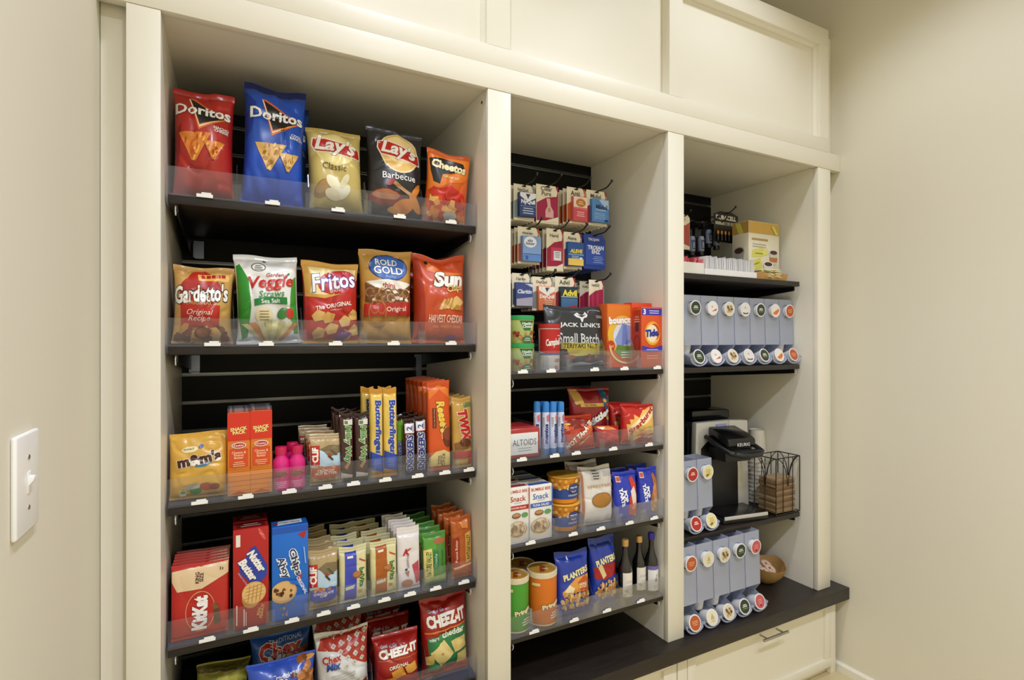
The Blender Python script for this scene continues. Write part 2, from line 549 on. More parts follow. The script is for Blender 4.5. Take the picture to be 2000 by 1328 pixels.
# ------------------------------------------------------------------ shelves
ORD = ('first second third fourth fifth sixth seventh eighth ninth tenth eleventh twelfth thirteenth fourteenth fifteenth sixteenth seventeenth '
       'eighteenth nineteenth twentieth').split()
ORD += ['twenty-' + w for w in ORD[:9]]
def shelf(label, bay, yf, zrel, th, divs, tags, lip=True, group=None, clips=True, xin=(0.005, 0.004)):
    x0, x1, dp = BAYS[bay]
    x0 += xin[0]; x1 -= xin[1]
    z = H + zrel * D
    yb = dp - 0.004
    ox, oz = (x0 + x1) / 2, z
    s = tag(empty('wall_shelf', (ox, yf, z)), label, 'shelf', group)
    def q(name, a, b, c, d, e, f, m, bev=0.0):
        return boxpart(name, a - ox, b - ox, c - yf, d - yf, e - oz, f - oz, m, s, bev)
    q('board', x0, x1, yf, yb, z - th, z - 0.0015, M_LAM, 0.0015)
    for xb, sd in ((x0 + 0.016, 1), (x1 - 0.014, -1)):
        b = MB()
        b.prism([(0.012, -th - 0.0005), (0.012, -th - 0.016), (0.03, -th - 0.018), (yb - yf, -th - 0.05), (yb - yf, -th - 0.0005)], xb - ox - 0.0015, xb - ox + 0.0015, M_BRK, 'yz')
        b.build('bracket', s)
        if clips:
            c = MB()
            c.tube([(xb - ox + sd * -0.003, 0.012 - 0.006 * math.sin(t), -th - 0.002 - 0.019 * t / PI) for t in [PI * k / 8 for k in range(9)]], 0.0013, M_WHITE, 6)
            c.build('bracket_clip', s)
    if lip:
        q('tray_floor', x0, x1, yf + 0.001, yf + 0.22, z - 0.0014, z, M_ACR2)
        q('front_lip', x0, x1, yf - 0.003, yf - 0.0012, z - 0.004, z + 0.055, M_ACR)
        for px in divs:
            xd = WX(px, yf + 0.01)
            if x0 < xd < x1:
                d = MB()
                d.prism([(0.0, 0.0002), (0.0, 0.05), (0.02, 0.052), (0.035, 0.085), (0.20, 0.085), (0.20, 0.0002)], xd - ox - 0.0008, xd - ox + 0.0008, M_ACR, 'yz')
                d.box(xd - ox - 0.009, xd - ox + 0.009, -0.0008, 0.0, 0.0002, 0.033, M_ACR)
                d.build('divider', s)
        for px in tags:
            xt = WX(px, yf)
            if x0 < xt < x1:
                t = MB()
                t.box(xt - ox - 0.015, xt - ox + 0.015, -0.0046, -0.0034, -0.0030, 0.0042, M_TAG)
                t.box(xt - ox - 0.006, xt - ox + 0.012, -0.0046, -0.0034, 0.0042, 0.0075, M_TAG)
                t.build('price_tag', s, 0.0004, 1)
    return s
Y1, Y2, Y3 = 0.055 * D, 0.013 * D, 0.050 * D
Z1 = [0.245, -0.0080, -0.2765, -0.5125, -0.718]
Z2 = [-0.0695, -0.2575, -0.4395, -0.634]
Z3 = [0.1795, -0.0730, -0.5245]
G1, G2, G3 = 'shelves in the chip bag bay', 'shelves in the middle bay', 'shelves in the coffee bay'
shelf('dark shelf at the top of the left bay holding large chip bags', 0, Y1, Z1[0], 0.021, [463, 604, 716, 828], [400, 532, 660, 780, 880], group=G1)
sh2 = shelf('dark shelf holding pretzel, corn chip and veggie straw bags', 0, Y1, Z1[1], 0.021, [456, 590, 708, 822], [415, 520, 655, 768, 880], group=G1)
shelf('dark shelf holding candy bars and the yellow candy pouch', 0, Y1, Z1[2], 0.021, [446, 534, 598, 662, 724, 782, 838, 888], [390, 480, 565, 635, 690, 752, 815, 868, 915], group=G1)
shelf('dark shelf holding cookie boxes and granola bars', 0, Y1, Z1[3], 0.021, [450, 528, 602, 662, 724, 776, 828, 878], [405, 490, 570, 632, 690, 750, 800, 850, 905], group=G1)
shelf('dark shelf lowest in the left bay holding snack mix and cracker bags', 0, Y1, Z1[4], 0.021, [480, 615, 730, 835], [550, 680, 790], group=G1)
shelf('dark shelf holding soup, jerky and detergent below the hanging cards', 1, Y2, Z2[0], 0.018, [1048, 1108, 1186, 1244], [1020, 1075, 1160, 1218, 1282], group=G2)
shelf('dark shelf holding mint rolls and fruit candy bags', 1, Y2, Z2[1], 0.018, [1058, 1104, 1172, 1232], [1018, 1082, 1124, 1196, 1266], group=G2)
shelf('dark shelf holding tuna boxes, macaroni cups and pastry packs', 1, Y2, Z2[2], 0.018, [1080, 1136, 1204, 1252], [1035, 1118, 1172, 1228, 1276], group=G2)
shelf('dark shelf holding chip cans, peanuts and small wine bottles', 1, Y2, Z2[3], 0.018, [1032, 1088, 1160, 1212], [1042, 1120, 1184, 1250], group=G2)
shelf('dark shelf holding sweetener packets and the tea box', 2, Y3, Z3[0], 0.019, [], [], lip=False, group=G3, xin=(0.004, 0.016))
shelf('dark shelf holding seven coffee pod dispensers', 2, Y3, Z3[1], 0.019, [], [], lip=False, group=G3, xin=(0.004, 0.016))
shelf('dark shelf holding the coffee maker', 2, Y3, Z3[2], 0.019, [], [], lip=False, group=G3, xin=(0.004, 0.014))
M_ZINC = mat('zinc_bracket', '8e96ad', 0.3, metal=0.8, var=0.1)
for px, pa, pb in ((388, 470, 506), (380, 694, 729), (818, 692, 735)):
    yb = BAYS[0][2] - 0.012; xm_ = WX(px, yb)
    b_ = MB(); za, zb_ = WZ(pa, xm_, yb) - sh2.location.z, WZ(pb, xm_, yb) - sh2.location.z
    b_.box(xm_ - sh2.location.x - .012, xm_ - sh2.location.x + .012, yb + .008 - sh2.location.y, yb + .0105 - sh2.location.y, zb_, za, M_ZINC)
    b_.box(xm_ - sh2.location.x - .012, xm_ - sh2.location.x - .009, yb - .012 - sh2.location.y, yb + .008 - sh2.location.y, zb_, za - .01, M_ZINC)
    b_.box(xm_ - sh2.location.x - .012, xm_ - sh2.location.x + .012, yb - .012 - sh2.location.y, yb + .008 - sh2.location.y, zb_, zb_ + .003, M_ZINC)
    b_.build('mounting_bracket', sh2)
def zsh(bay, i):
    return H + (Z1, Z2, Z3)[bay][i] * D + 0.0006

# ------------------------------------------------------------------ package builders
def pouch_shape(W, Hh, Tk, seed=0, p=3.0, vt=0.06, vb=0.045, full=0.5, wr=1.0, waist=0.085, sag=0.25, notch=0.012):
    r = random.Random(seed)
    k1, k2, ph1, ph2, ph3 = r.uniform(1.8, 3.0), r.uniform(2.6, 4.2), r.uniform(0, 6), r.uniform(0, 6), r.uniform(0, 6)
    n1 = r.uniform(2.2, 3.6)
    tl, tr = r.uniform(-.012, .022), r.uniform(-.012, .022)
    bend = r.uniform(-.25, .35)
    def S(u, v, o, side=-1):
        a = 2 * u - 1
        s = (v - vb) / (1 - vb - vt)
        sc = min(1, max(0, s))
        pr = (math.sin(PI * sc) ** full) * (1 + sag * (0.5 - sc)) if 0 < s < 1 else 0.0
        ed = math.sqrt(max(0.0, 1 - abs(a) ** p))
        half = Tk / 2 * pr * ed + 0.0006
        # creases: fans running from the seals, soft dents over the face
        fan_t = math.exp(-max(0, 1 - vt - v) / 0.11) * math.sin(n1 * 2 * PI * u + ph1 + 2.0 * v)
        fan_b = math.exp(-max(0, v - vb) / 0.09) * math.sin((n1 + .7) * 2 * PI * u + ph2)
        den = noise.noise((u * k1 + ph3, v * k2, seed * 1.7 + (5 if side > 0 else 0)))
        cre = abs(noise.noise((u * 2.2 + 3.1 * v + ph1, v * 2.6 - u * 1.4, seed * .9 + 11))) 
        live = ed * (1 if 0 < s < 1 else 0.25)
        half += wr * Tk * live * (0.055 * fan_t + 0.05 * fan_b + 0.10 * den - 0.05 * math.exp(-(cre / 0.10) ** 2))
        half = max(half, 0.0005)
        x = a * W / 2 * (1 - waist * pr * (0.6 + .4 * abs(a)))
        z = v * Hh + Hh * ((tl if a < 0 else tr) * abs(a) * v ** 5 + 0.009 * math.sin(6.5 * u + ph2) * v ** 6)
        if notch: z -= notch * Hh * math.exp(-(a / .5) ** 2) * v ** 8
        y = side * half + Tk * 0.35 * bend * max(0, (v - 0.8) / 0.2) ** 2
        if s >= 1 or s <= 0:
            y += 0.0006 * math.sin(v * 900)
        return Vector((x, y + side * o, z))
    return S

def build_pouch(name, W, Hh, Tk, m, seed=0, nu=40, nv=54, seal=None, **kw):
    S = pouch_shape(W, Hh, Tk, seed, **kw)
    us = [0.5 + 0.5 * math.sin(PI / 2 * (2 * i / nu - 1)) for i in range(nu + 1)]
    vs = [j / nv for j in range(nv + 1)]
    root = empty(name)
    vt, vb = kw.get('vt', 0.06), kw.get('vb', 0.045)
    mb = MB()
    row = nu + 1
    pts = [S(u, v, 0, -1) for v in vs for u in us] + [S(u, v, 0, 1) for v in vs for u in us]
    off = row * (nv + 1)
    fs, fseal = [], []
    for j in range(nv):
        tgt = fseal if (seal and (vs[j] >= 1 - vt - 0.02 or vs[j + 1] <= vb + 0.02)) else fs
        for i in range(nu):
            a = j * row + i
            tgt.append((a, a + 1, a + 1 + row, a + row))
            tgt.append((off + a, off + a + row, off + a + 1 + row, off + a + 1))
        tgt.append((j * row, j * row + row, off + j * row + row, off + j * row))
        tgt.append((j * row + nu, off + j * row + nu, off + j * row + row + nu, j * row + row + nu))
    for i in range(nu):
        fs.append((i, off + i, off + i + 1, i + 1))
        b = nv * row + i
        (fseal if seal else fs).append((b, b + 1, off + b + 1, off + b))
    mb.add(pts, fs, m, True)
    o = mb.build('pouch', root, fix=False)
    if seal:
        for part in (0, 1):
            sb = MB()
            ff = [f for f in fseal if (sum(pts[i].z for i in f) / len(f) > Hh / 2) == bool(part)]
            used = sorted({i for f in ff for i in f}); mp = {i: k for k, i in enumerate(used)}
            sb.add([pts[i] for i in used], [tuple(mp[i] for i in f) for f in ff], seal, True)
            sb.build('crimped_seal', root, fix=False)
    return root, Surf(W, Hh, S, xs=[u * W for u in us[1:-1]], zs=[v * Hh for v in vs[1:-1]]), o

def wrap(col, rough=0.27, foil=0.0, coat=0.25):
    return mat('wrap_%s_%d_%d' % (col, rough * 100, foil * 10), col, rough, metal=foil, var=0.07, vscale=12, bump=0.35, bscale=16, coat=coat)

def put(o, x, y, z, lean=0, roll=0, rz=0):
    o.location = (x, y, z)
    o.rotation_euler = (-math.radians(lean), math.radians(roll), math.radians(rz))
def behind(src, n, dy, labels, dx=0.0, sc=1.0, jit=0.0, seed=0, lean=None):
    """the same package again, standing behind the front one"""
    r = random.Random(seed); out = []
    for k in range(1, n + 1):
        c = copy_tree(src)
        c.location = src.location + Vector((dx * k + r.uniform(-jit, jit), dy * k, 0))
        c.scale = (1, 1, sc ** k)
        e = src.rotation_euler.copy()
        e.y += r.uniform(-1, 1) * jit * 6; e.z += r.uniform(-1, 1) * jit * 8
        if lean is not None: e.x = -math.radians(lean)
        c.rotation_euler = e
        c['label'] = labels(k) if callable(labels) else labels
        out.append(c)
    return out
def nth(s, base=1):
    return lambda k: s % ORD[k - 1 + base]

def bag(name, label, cat, px0, px1, pt, y, zb, Tk, col, ops, group, seed=1, lean=4, roll=0, rz=0, seal=None, rough=0.32, foil=0.0, zdrop=0, finish='gloss', **kw):
    x0, x1 = WX(px0, y), WX(px1, y)
    W = x1 - x0; xc = (x0 + x1) / 2
    Hh = (WZ(pt, xc, y + Tk * .5) - zb) / math.cos(math.radians(lean))
    root, sf, body = build_pouch(name, W, Hh, Tk, wrap(col, rough, foil), seed, seal=seal, **kw)
    print_on(sf, ops, body, finish)
    put(root, xc, y + Tk / 2, zb + 0.0005, lean, roll, rz)
    tag(root, label, cat, group)
    return root

def carton(name, label, cat, x0, x1, y0, dep, zb, zt, col, front, group, left=None, top=None, lean=0, rz=0, finish='matte', sidecol=None, mrough=0.5):
    """printed cardboard box: body with tucked flap edges, print on the front, left end and top"""
    W, Hh = x1 - x0, zt - zb
    root = empty(name)
    m = mat('card_%s' % col, col, mrough, var=0.03, vscale=20)
    b = MB()
    b.box(-W / 2, W / 2, -dep / 2, dep / 2, 0, Hh, m)
    bo = b.build('box_body', root, 0.0012, 2)
    f = MB()
    f.box(-W / 2 + 0.001, W / 2 - 0.001, -dep / 2 + 0.0015, dep / 2 - 0.003, Hh, Hh + 0.0006, m)
    f.build('tuck_flap', root)
    print_on(flat(W, Hh, (-W / 2, -dep / 2, 0), (1, 0, 0), (0, 0, 1), (0, -1, 0)), front, bo, finish, 0.0003)
    if left: print_on(flat(dep, Hh, (-W / 2, dep / 2, 0), (0, -1, 0), (0, 0, 1), (-1, 0, 0)), left, bo, finish, 0.0003, ('end_artwork', 'end_lettering'))
    if top: print_on(flat(W, dep, (-W / 2, -dep / 2, Hh + 0.0006), (1, 0, 0), (0, 1, 0), (0, 0, 1)), top, bo, finish, 0.0003, ('top_artwork', 'top_lettering'))
    put(root, (x0 + x1) / 2, y0 + dep / 2, zb, lean, 0, rz)
    tag(root, label, cat, group)
    return root

def round_surf(R0, R1, Hh, z0=0.0, span=PI):
    """front half of a cylinder or tapering cup; u runs round the front"""
    def S(u, v, o):
        a = (u - 0.5) * span
        rr = R0 + (R1 - R0) * v + o
        return Vector((rr * math.sin(a), -rr * math.cos(a), z0 + v * Hh))
    return Surf(span * (R0 + R1) / 2, Hh, S, 0.004, 0)

# ------------------------------------------------------------------ left bay, top shelf: large chip bags
GA = 'chip bags on the top shelf of the left bay'
z = zsh(0, 0); yy = Y1 + 0.012
def corn_chip(u, v, s, cols, asp, seed):
    """triangular corn chip with speckled seasoning"""
    q = [P([(u, v), (u + s, v + .012), (u + s * .92, v - .02), (u + s * .52, v - s * asp), (u + s * .40, v - s * asp * .98)], cols[0])]
    r = random.Random(seed)
    for i in range(22):
        t = r.random(); w0 = (1 - t) * .40
        cu = u + s * (.47 + r.uniform(-w0, w0)); cv = v - s * asp * (t * .9 + .02)
        q.append(E(cu, cv, s * .06, s * .03, cols[1 + i % (len(cols) - 1)], r.uniform(0, 90), 8))
    return q
def tri_logo(du=0.0, dv=0.0):
    return [P([(.27 + du, .905 + dv), (.88 + du, .735 + dv), (.44 + du, .60 + dv)], '14110f'),
            P([(.27 + du, .905 + dv), (.30 + du, .898 + dv), (.455 + du, .645 + dv), (.88 + du, .74 + dv), (.92 + du, .742 + dv), (.44 + du, .595 + dv)], 'e07a2c'),
            P([(.275 + du, .90 + dv), (.295 + du, .897 + dv), (.45 + du, .632 + dv), (.80 + du, .718 + dv), (.45 + du, .617 + dv)], 'ffe9c8'),
            P([(.27 + du, .905 + dv), (.33 + du, .91 + dv), (.90 + du, .745 + dv), (.88 + du, .735 + dv)], 'd7662a')]
RED_C = ['d9822b', 'c85a18', 'f2b04a', 'b8440f']
BLU_C = ['dcae5e', 'c08a3c', 'efd08a', 'a5722c']
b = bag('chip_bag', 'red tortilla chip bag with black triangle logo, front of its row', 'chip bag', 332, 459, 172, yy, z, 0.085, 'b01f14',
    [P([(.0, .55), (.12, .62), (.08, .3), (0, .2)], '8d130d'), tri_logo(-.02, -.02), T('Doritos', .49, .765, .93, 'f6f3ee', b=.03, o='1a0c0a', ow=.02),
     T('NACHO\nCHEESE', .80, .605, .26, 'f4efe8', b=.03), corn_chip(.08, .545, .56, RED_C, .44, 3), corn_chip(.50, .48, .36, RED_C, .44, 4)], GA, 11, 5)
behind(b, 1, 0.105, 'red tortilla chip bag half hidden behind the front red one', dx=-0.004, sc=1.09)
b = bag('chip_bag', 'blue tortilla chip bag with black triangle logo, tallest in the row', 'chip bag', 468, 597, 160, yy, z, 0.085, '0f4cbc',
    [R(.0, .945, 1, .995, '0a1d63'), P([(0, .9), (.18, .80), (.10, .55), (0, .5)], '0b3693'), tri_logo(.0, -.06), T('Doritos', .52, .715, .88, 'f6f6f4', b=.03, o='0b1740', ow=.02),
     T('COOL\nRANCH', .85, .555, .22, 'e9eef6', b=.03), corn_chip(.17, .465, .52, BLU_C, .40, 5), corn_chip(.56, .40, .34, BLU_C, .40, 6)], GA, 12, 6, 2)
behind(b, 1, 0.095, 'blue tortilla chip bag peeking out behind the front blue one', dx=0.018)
def lays(cy, card):
    q = [P([(.07, cy + .105), (.30, cy + .115), (.94, cy + .005), (.97, cy - .10), (.95, cy - .125), (.60, cy - .10), (.10, cy - .06), (.04, cy + .02)], 'f3ead9'),
         P([(.09, cy + .093), (.30, cy + .102), (.92, cy - .002), (.945, cy - .095), (.92, cy - .112), (.60, cy - .088), (.12, cy - .05), (.065, cy + .02)], 'c22018'),
         T("Lay's", .49, cy + .002, .76, 'f6f1e6', rot=-8, sh=.18, b=.035, o='8e120e', ow=.015)]
    return q
bag('chip_bag', 'pale yellow potato chip bag with red banner logo', 'chip bag', 606, 718, 247, yy, z, 0.085, 'ccb567',
    [E(.48, .70, .36, .20, 'e9d98f'), lays(.73, 0), T('Classic', .44, .485, .44, '4a3a1c', rot=-6, b=-.004),
     E(.22, .24, .16, .09, '9a7440', 20), E(.22, .26, .13, .06, 'b08a50', 20), E(.42, .30, .15, .07, 'efe6bf', -25), E(.56, .22, .17, .08, 'f3ebcb', 15), E(.40, .18, .14, .06, 'e6dab0', -10), E(.62, .33, .11, .05, 'e9dfb6', 40)], GA, 13, 6, -1, seal=wrap('c0a658'))
bag('chip_bag', 'charcoal black barbecue potato chip bag with round yellow logo', 'chip bag', 719, 834, 248, yy, z, 0.08, '26262a',
    [E(.54, .70, .36, .235, 'efdcae'), E(.54, .70, .335, .215, 'e6bb62'), E(.54, .73, .30, .16, 'f3d798'), [('P', [(u * .86 + .10, v) for u, v in o[1]], o[2]) if o[0] == 'P' else T("Lay's", .53, .712, .64, 'f6f1e6', rot=-8, sh=.18, b=.035, o='8e120e', ow=.015) for o in lays(.71, 0)],
     T('Barbecue', .52, .425, .60, 'f0efec', b=.006), E(.30, .20, .30, .085, '7c1f18'), E(.30, .225, .24, .05, 'b0704c'), P([(.30, .37), (.42, .38), (.86, .24), (.83, .21)], 'b98a5a'),
     E(.36, .355, .08, .035, '8d1d14', 20), E(.62, .13, .20, .075, 'd9812f', 12), E(.84, .18, .14, .06, 'd98a3a', -30), E(.84, .30, .12, .045, 'd78433', 40), E(.47, .09, .12, .03, 'e09a48')], GA, 14, 7, 2, seal=wrap('1b1b1e'))
bag('chip_bag', 'small orange cheese puff bag leaning at the right end', 'chip bag', 831, 917, 302, yy - .006, z, 0.06, 'd35a14',
    [P([(0, .88), (.06, .94), (.96, .93), (.99, .70), (.82, .60), (.50, .56), (.25, .48), (0, .44)], 'e0771d'), P([(.02, .86), (.34, .90), (.80, .86), (.84, .78), (.56, .70), (.30, .66), (.24, .52), (.10, .55), (.04, .70)], '17110c'),
     T('Cheetos', .46, .785, .80, 'f3e6b4', rot=-4, sh=.1, b=.045, o='17110c', ow=.035), T('CRUNCHY', .50, .635, .38, 'f6dc86', rot=-3, b=.02, o='c7330f', ow=.02), P([(.10, .42), (.5, .52), (.85, .42), (.95, .18), (.05, .20)], 'c8261a'),
     BITS(.08, .05, .92, .45, 34, .10, ['e8862a', 'f0a03c', 'd8471c', 'c02816', 'f4b65a'], 7, 5, .7), E(.55, .12, .16, .05, 'b9b6ad')], GA, 15, -5, 3, sag=.1)

# ------------------------------------------------------------------ second shelf
GB = 'snack bags on the second shelf of the left bay'
z = zsh(0, 1)
b = bag('snack_bag', 'tan snack mix bag with red bell label, front of its row', 'snack bag', 330, 455, 521, yy, z, 0.085, 'c99b53',
    [P([(.12, .50), (.80, .48), (.78, .20), (.14, .20)], 'b92a1b'), E(.46, .66, .36, .22, 'a8261a'), P([(.20, .78), (.30, .92), (.52, .95), (.68, .86), (.74, .72)], 'b62a1c'), P([(.40, .885), (.92, .90), (.93, .80), (.42, .80)], 'e7b24c'),
     [R(.46 + .085 * k, .83 + .004 * k, .53 + .085 * k, .875 + .004 * k, 'a92018') for k in range(5)], T("Gardetto's", .47, .63, .92, 'f3eee2', rot=5, sh=.16, b=.035, o='1b1512', ow=.04, h=.24), T('ORIGINAL', .44, .50, .44, 'e0a25a', b=0),
     T('Original\nRecipe', .46, .34, .44, 'f5e4d6', sh=.3, b=0), BITS(.04, .05, .94, .20, 40, .085, ['c68a3f', '7a4a22', 'd9a65a', '8f3d1e', 'e0bc7c', '5d3116'], 9, 6, .8), E(.50, .13, .13, .075, '7c3a1c'), E(.50, .135, .10, .055, 'a65a2c')], GB, 21, 3, 1)
behind(b, 2, 0.095, lambda k: 'tan snack mix bag standing %s behind the red bell label one' % ('directly', 'furthest')[k - 1], dx=0.002, sc=1.03)
bag('snack_bag', 'white and green veggie straw bag with hang hole', 'snack bag', 462, 592, 498, yy, z, 0.085, 'e9e8e2',
    [P([(.02, .86), (.08, .88), (.20, .70), (.22, .4), (.16, .08), (.08, .05), (.01, .3)], '2f8f2e'), P([(.97, .75), (.90, .70), (.86, .50), (.84, .28), (.90, .1), (.97, .1)], '3c9a35'), E(.47, .93, .03, .015, '2a2a28'),
     RING(.37, .845, .115, .05, .12, '4c4a45'), LINES(.37, .86, .13, 3, .02, '6b6862'), T('Garden', .62, .755, .28, 'b12a20', rot=3, sh=.3, b=.01), E(.80, .735, .022, .018, 'b5221a'), E(.84, .765, .03, .012, '3a8a30', 30),
     T('Veggie', .56, .655, .72, 'c12f23', rot=3, sh=.25, b=.025), T('Straws', .55, .535, .42, '3d8a36', rot=3, sh=.25, b=.01), P([(.27, .475), (.50, .50), (.80, .495), (.80, .415), (.50, .43), (.27, .40)], '1f7a37'),
     T('Sea Salt', .53, .455, .30, 'eef0e8', rot=3, b=.012), E(.42, .30, .14, .085, 'e6d9ae'), LINES(.42, .34, .20, 4, .03, '8a7b50', seed=4), E(.72, .32, .10, .06, '3f7a3a', 20), E(.84, .32, .065, .06, 'c6382a'),
     [P([(.50 + (k - 3.5) * .035, .03), (.50 + (k - 3.5) * .035 + .07, .03), (.53 + (k - 3.5) * .12 + .05, .25 - .01 * abs(k - 3.5)), (.53 + (k - 3.5) * .12 - .05, .25 - .01 * abs(k - 3.5))], ['d5c98a', 'dd8a3c', 'e6dda6', 'd0c684', 'ded79c', 'c9b973', 'e2d69a', 'd98a4a'][k]) for k in range(8)]], GB, 22, 4, -2, waist=.07)
bag('snack_bag', 'red and tan corn chip bag with white script logo', 'snack bag', 592, 708, 512, yy, z, 0.08, 'bb2019',
    [P([(.0, .99), (1, .99), (1, .80), (.86, .68), (.62, .58), (.36, .53), (.02, .56)], 'd6a54e'), P([(.10, .92), (.96, .92), (.90, .72), (.62, .62), (.36, .57), (.10, .59), (.16, .75)], 'f0d99a'), E(.60, .74, .36, .155, 'b81f1a', 8),
     T('Fritos', .53, .75, .82, 'f4f1ec', rot=9, sh=.2, b=.02, o='27358f', ow=.03, h=.22), T('BRAND', .56, .625, .22, 'e9d2c0', rot=8, b=.0), T('The ORIGINAL', .52, .445, .66, 'f3ece2', rot=10, sh=.15, b=.02), T('CORN CHIPS', .56, .395, .20, 'f0d6bc', rot=6, b=.0),
     [P([(u, v), (u + .10, v + .07), (u + .24, v + .04), (u + .20, v - .05), (u + .06, v - .07)], c) for u, v, c in ((.12, .32, 'dfb46a'), (.30, .30, 'd2a255'), (.60, .26, 'e2bb74'), (.78, .34, 'd7a85c'), (.36, .17, 'dcb067'), (.14, .12, 'd9a95e'), (.62, .10, 'd0a054'), (.80, .16, 'e0b76e'))],
     P([(.62, .18), (.86, .12), (.70, .02), (.55, .05)], '7b3a7d')], GB, 23, 4, 0, seal=wrap('c58b3a'))
bag('snack_bag', 'gold pretzel thins bag with blue oval logo and clear window', 'snack bag', 705, 813, 488, yy, z, 0.08, 'b98a3e',
    [E(.52, .80, .37, .155, '1d2f5c'), E(.52, .80, .35, .14, '3d68b4'), T('ROLD', .48, .855, .42, 'f1ecdf', b=.015, o='20315c', ow=.02), T('GOLD', .51, .765, .56, 'f1ecdf', b=.02, o='20315c', ow=.02), T('Pretzels', .54, .69, .20, '9fc3ea', sh=.2, b=.0),
     P([(.08, .635), (.50, .665), (.96, .63), (.80, .565), (.50, .535), (.26, .56)], 'ece4d6'), T('thins', .50, .60, .25, 'a62a22', b=.02), P([(.06, .625), (.26, .55), (.50, .525), (.80, .555), (.96, .62), (.95, .40), (.06, .42)], '6d4526'),
     [RING(.14 + .115 * (k % 7) + (.05 if k > 6 else 0), .52 - .055 * (k // 7), .085, .05, .28, ['a0703f', '8c5c30', 'b98a5a', '7a4a26'][k % 4]) for k in range(14)], BITS(.10, .44, .92, .56, 8, .05, ['e8dfd2', 'cdb79a'], 5, 4, .4),
     P([(.04, .40), (.94, .43), (.95, .285), (.04, .265)], 'b1241c'), T('Original', .64, .345, .38, 'f1d9c6', rot=4, b=.01), RING(.28, .31, .17, .13, .10, 'b5743c'), RING(.22, .36, .08, .07, .2, 'a8662f'), RING(.35, .36, .08, .07, .2, 'a8662f'), P([(.2, .16), (.36, .14), (.46, .2), (.36, .17)], '7a4a22')],
    GB, 24, 4, 1)
b = bag('snack_bag', 'tall orange cheddar wholegrain chip bag at the right end', 'snack bag', 814, 919, 497, yy - .006, z, 0.08, 'c8481a',
    [P([(0, .97), (.10, .95), (.18, .05), (0, .03)], 'a8331a'), P([(.20, .93), (.50, .80), (.95, .78), (.55, .74), (.22, .80)], 'e2793a'), T('Sun', .62, .71, .62, 'f4f1e6', rot=2, sh=.2, b=.055, o='4b2a12', ow=.03, h=.19), T('Chips', .74, .60, .34, 'eec57e', rot=12, sh=.2, b=.03, o='4b2a12', ow=.025),
     E(.22, .895, .035, .022, '2a2320'), [P([(.40 + .065 * k, .36 + .006 * k), (.46 + .065 * k, .355 + .006 * k), (.54 + .065 * k, .47 + .008 * k), (.50 + .065 * k, .48 + .008 * k)], ['dcb267', 'c6944a'][k % 2]) for k in range(5)],
     P([(.62, .365), (.76, .36), (.93, .46), (.76, .52), (.70, .50)], 'dfb76c'), P([(.66, .36), (.86, .36), (.86, .40), (.74, .42)], 'b97f34'), T('HARVEST CHEDDAR', .56, .26, .68, 'f3dcc6', b=.015, h=.085), T('100% WHOLE GRAIN', .58, .175, .54, 'e6a93a', b=.005), E(.68, .06, .09, .03, '9a4a8a')],
    GB, 25, 4, 1, notch=.05)
behind(b, 1, 0.095, 'orange cheddar wholegrain chip bag hidden behind the front orange one', dx=-0.004, sc=1.03)

# ------------------------------------------------------------------ third shelf: candy
GC = 'sweets on the third shelf of the left bay'
z = zsh(0, 2)
bag('candy_pouch', 'yellow candy pouch with brown lettering at the left end', 'candy pouch', 328, 447, 845, yy, z, 0.05, 'd9a842',
    [E(.34, .755, .14, .045, 'f0e3b0', 4), T('PEANUT', .33, .76, .18, '3a2414', rot=5, b=.01), E(.53, .79, .045, .03, '2f4f8e', 20), P([(.42, .55), (.58, .57), (.74, .55), (.60, .49), (.44, .49)], '3a7a9e'), T("m&m's", .50, .61, .74, '47210f', rot=8, b=.06, o='f4ecdc', ow=.03, h=.17),
     E(.44, .13, .10, .055, '2f8a2f'), E(.62, .18, .12, .06, 'b5421b', -10), E(.76, .17, .09, .05, '8a2a14'), P([(.22, .20), (.40, .24), (.52, .22), (.50, .17), (.26, .15)], 'b4b7ac'), R(.18, .06, .28, .15, 'e8e4d4'), R(.19, .10, .27, .145, '4d9a3a'), LINES(.72, .06, .24, 2, .025, '5a3a18')],
    GC, 31, 4, 0, p=4, vt=.05, waist=.02, full=.4)
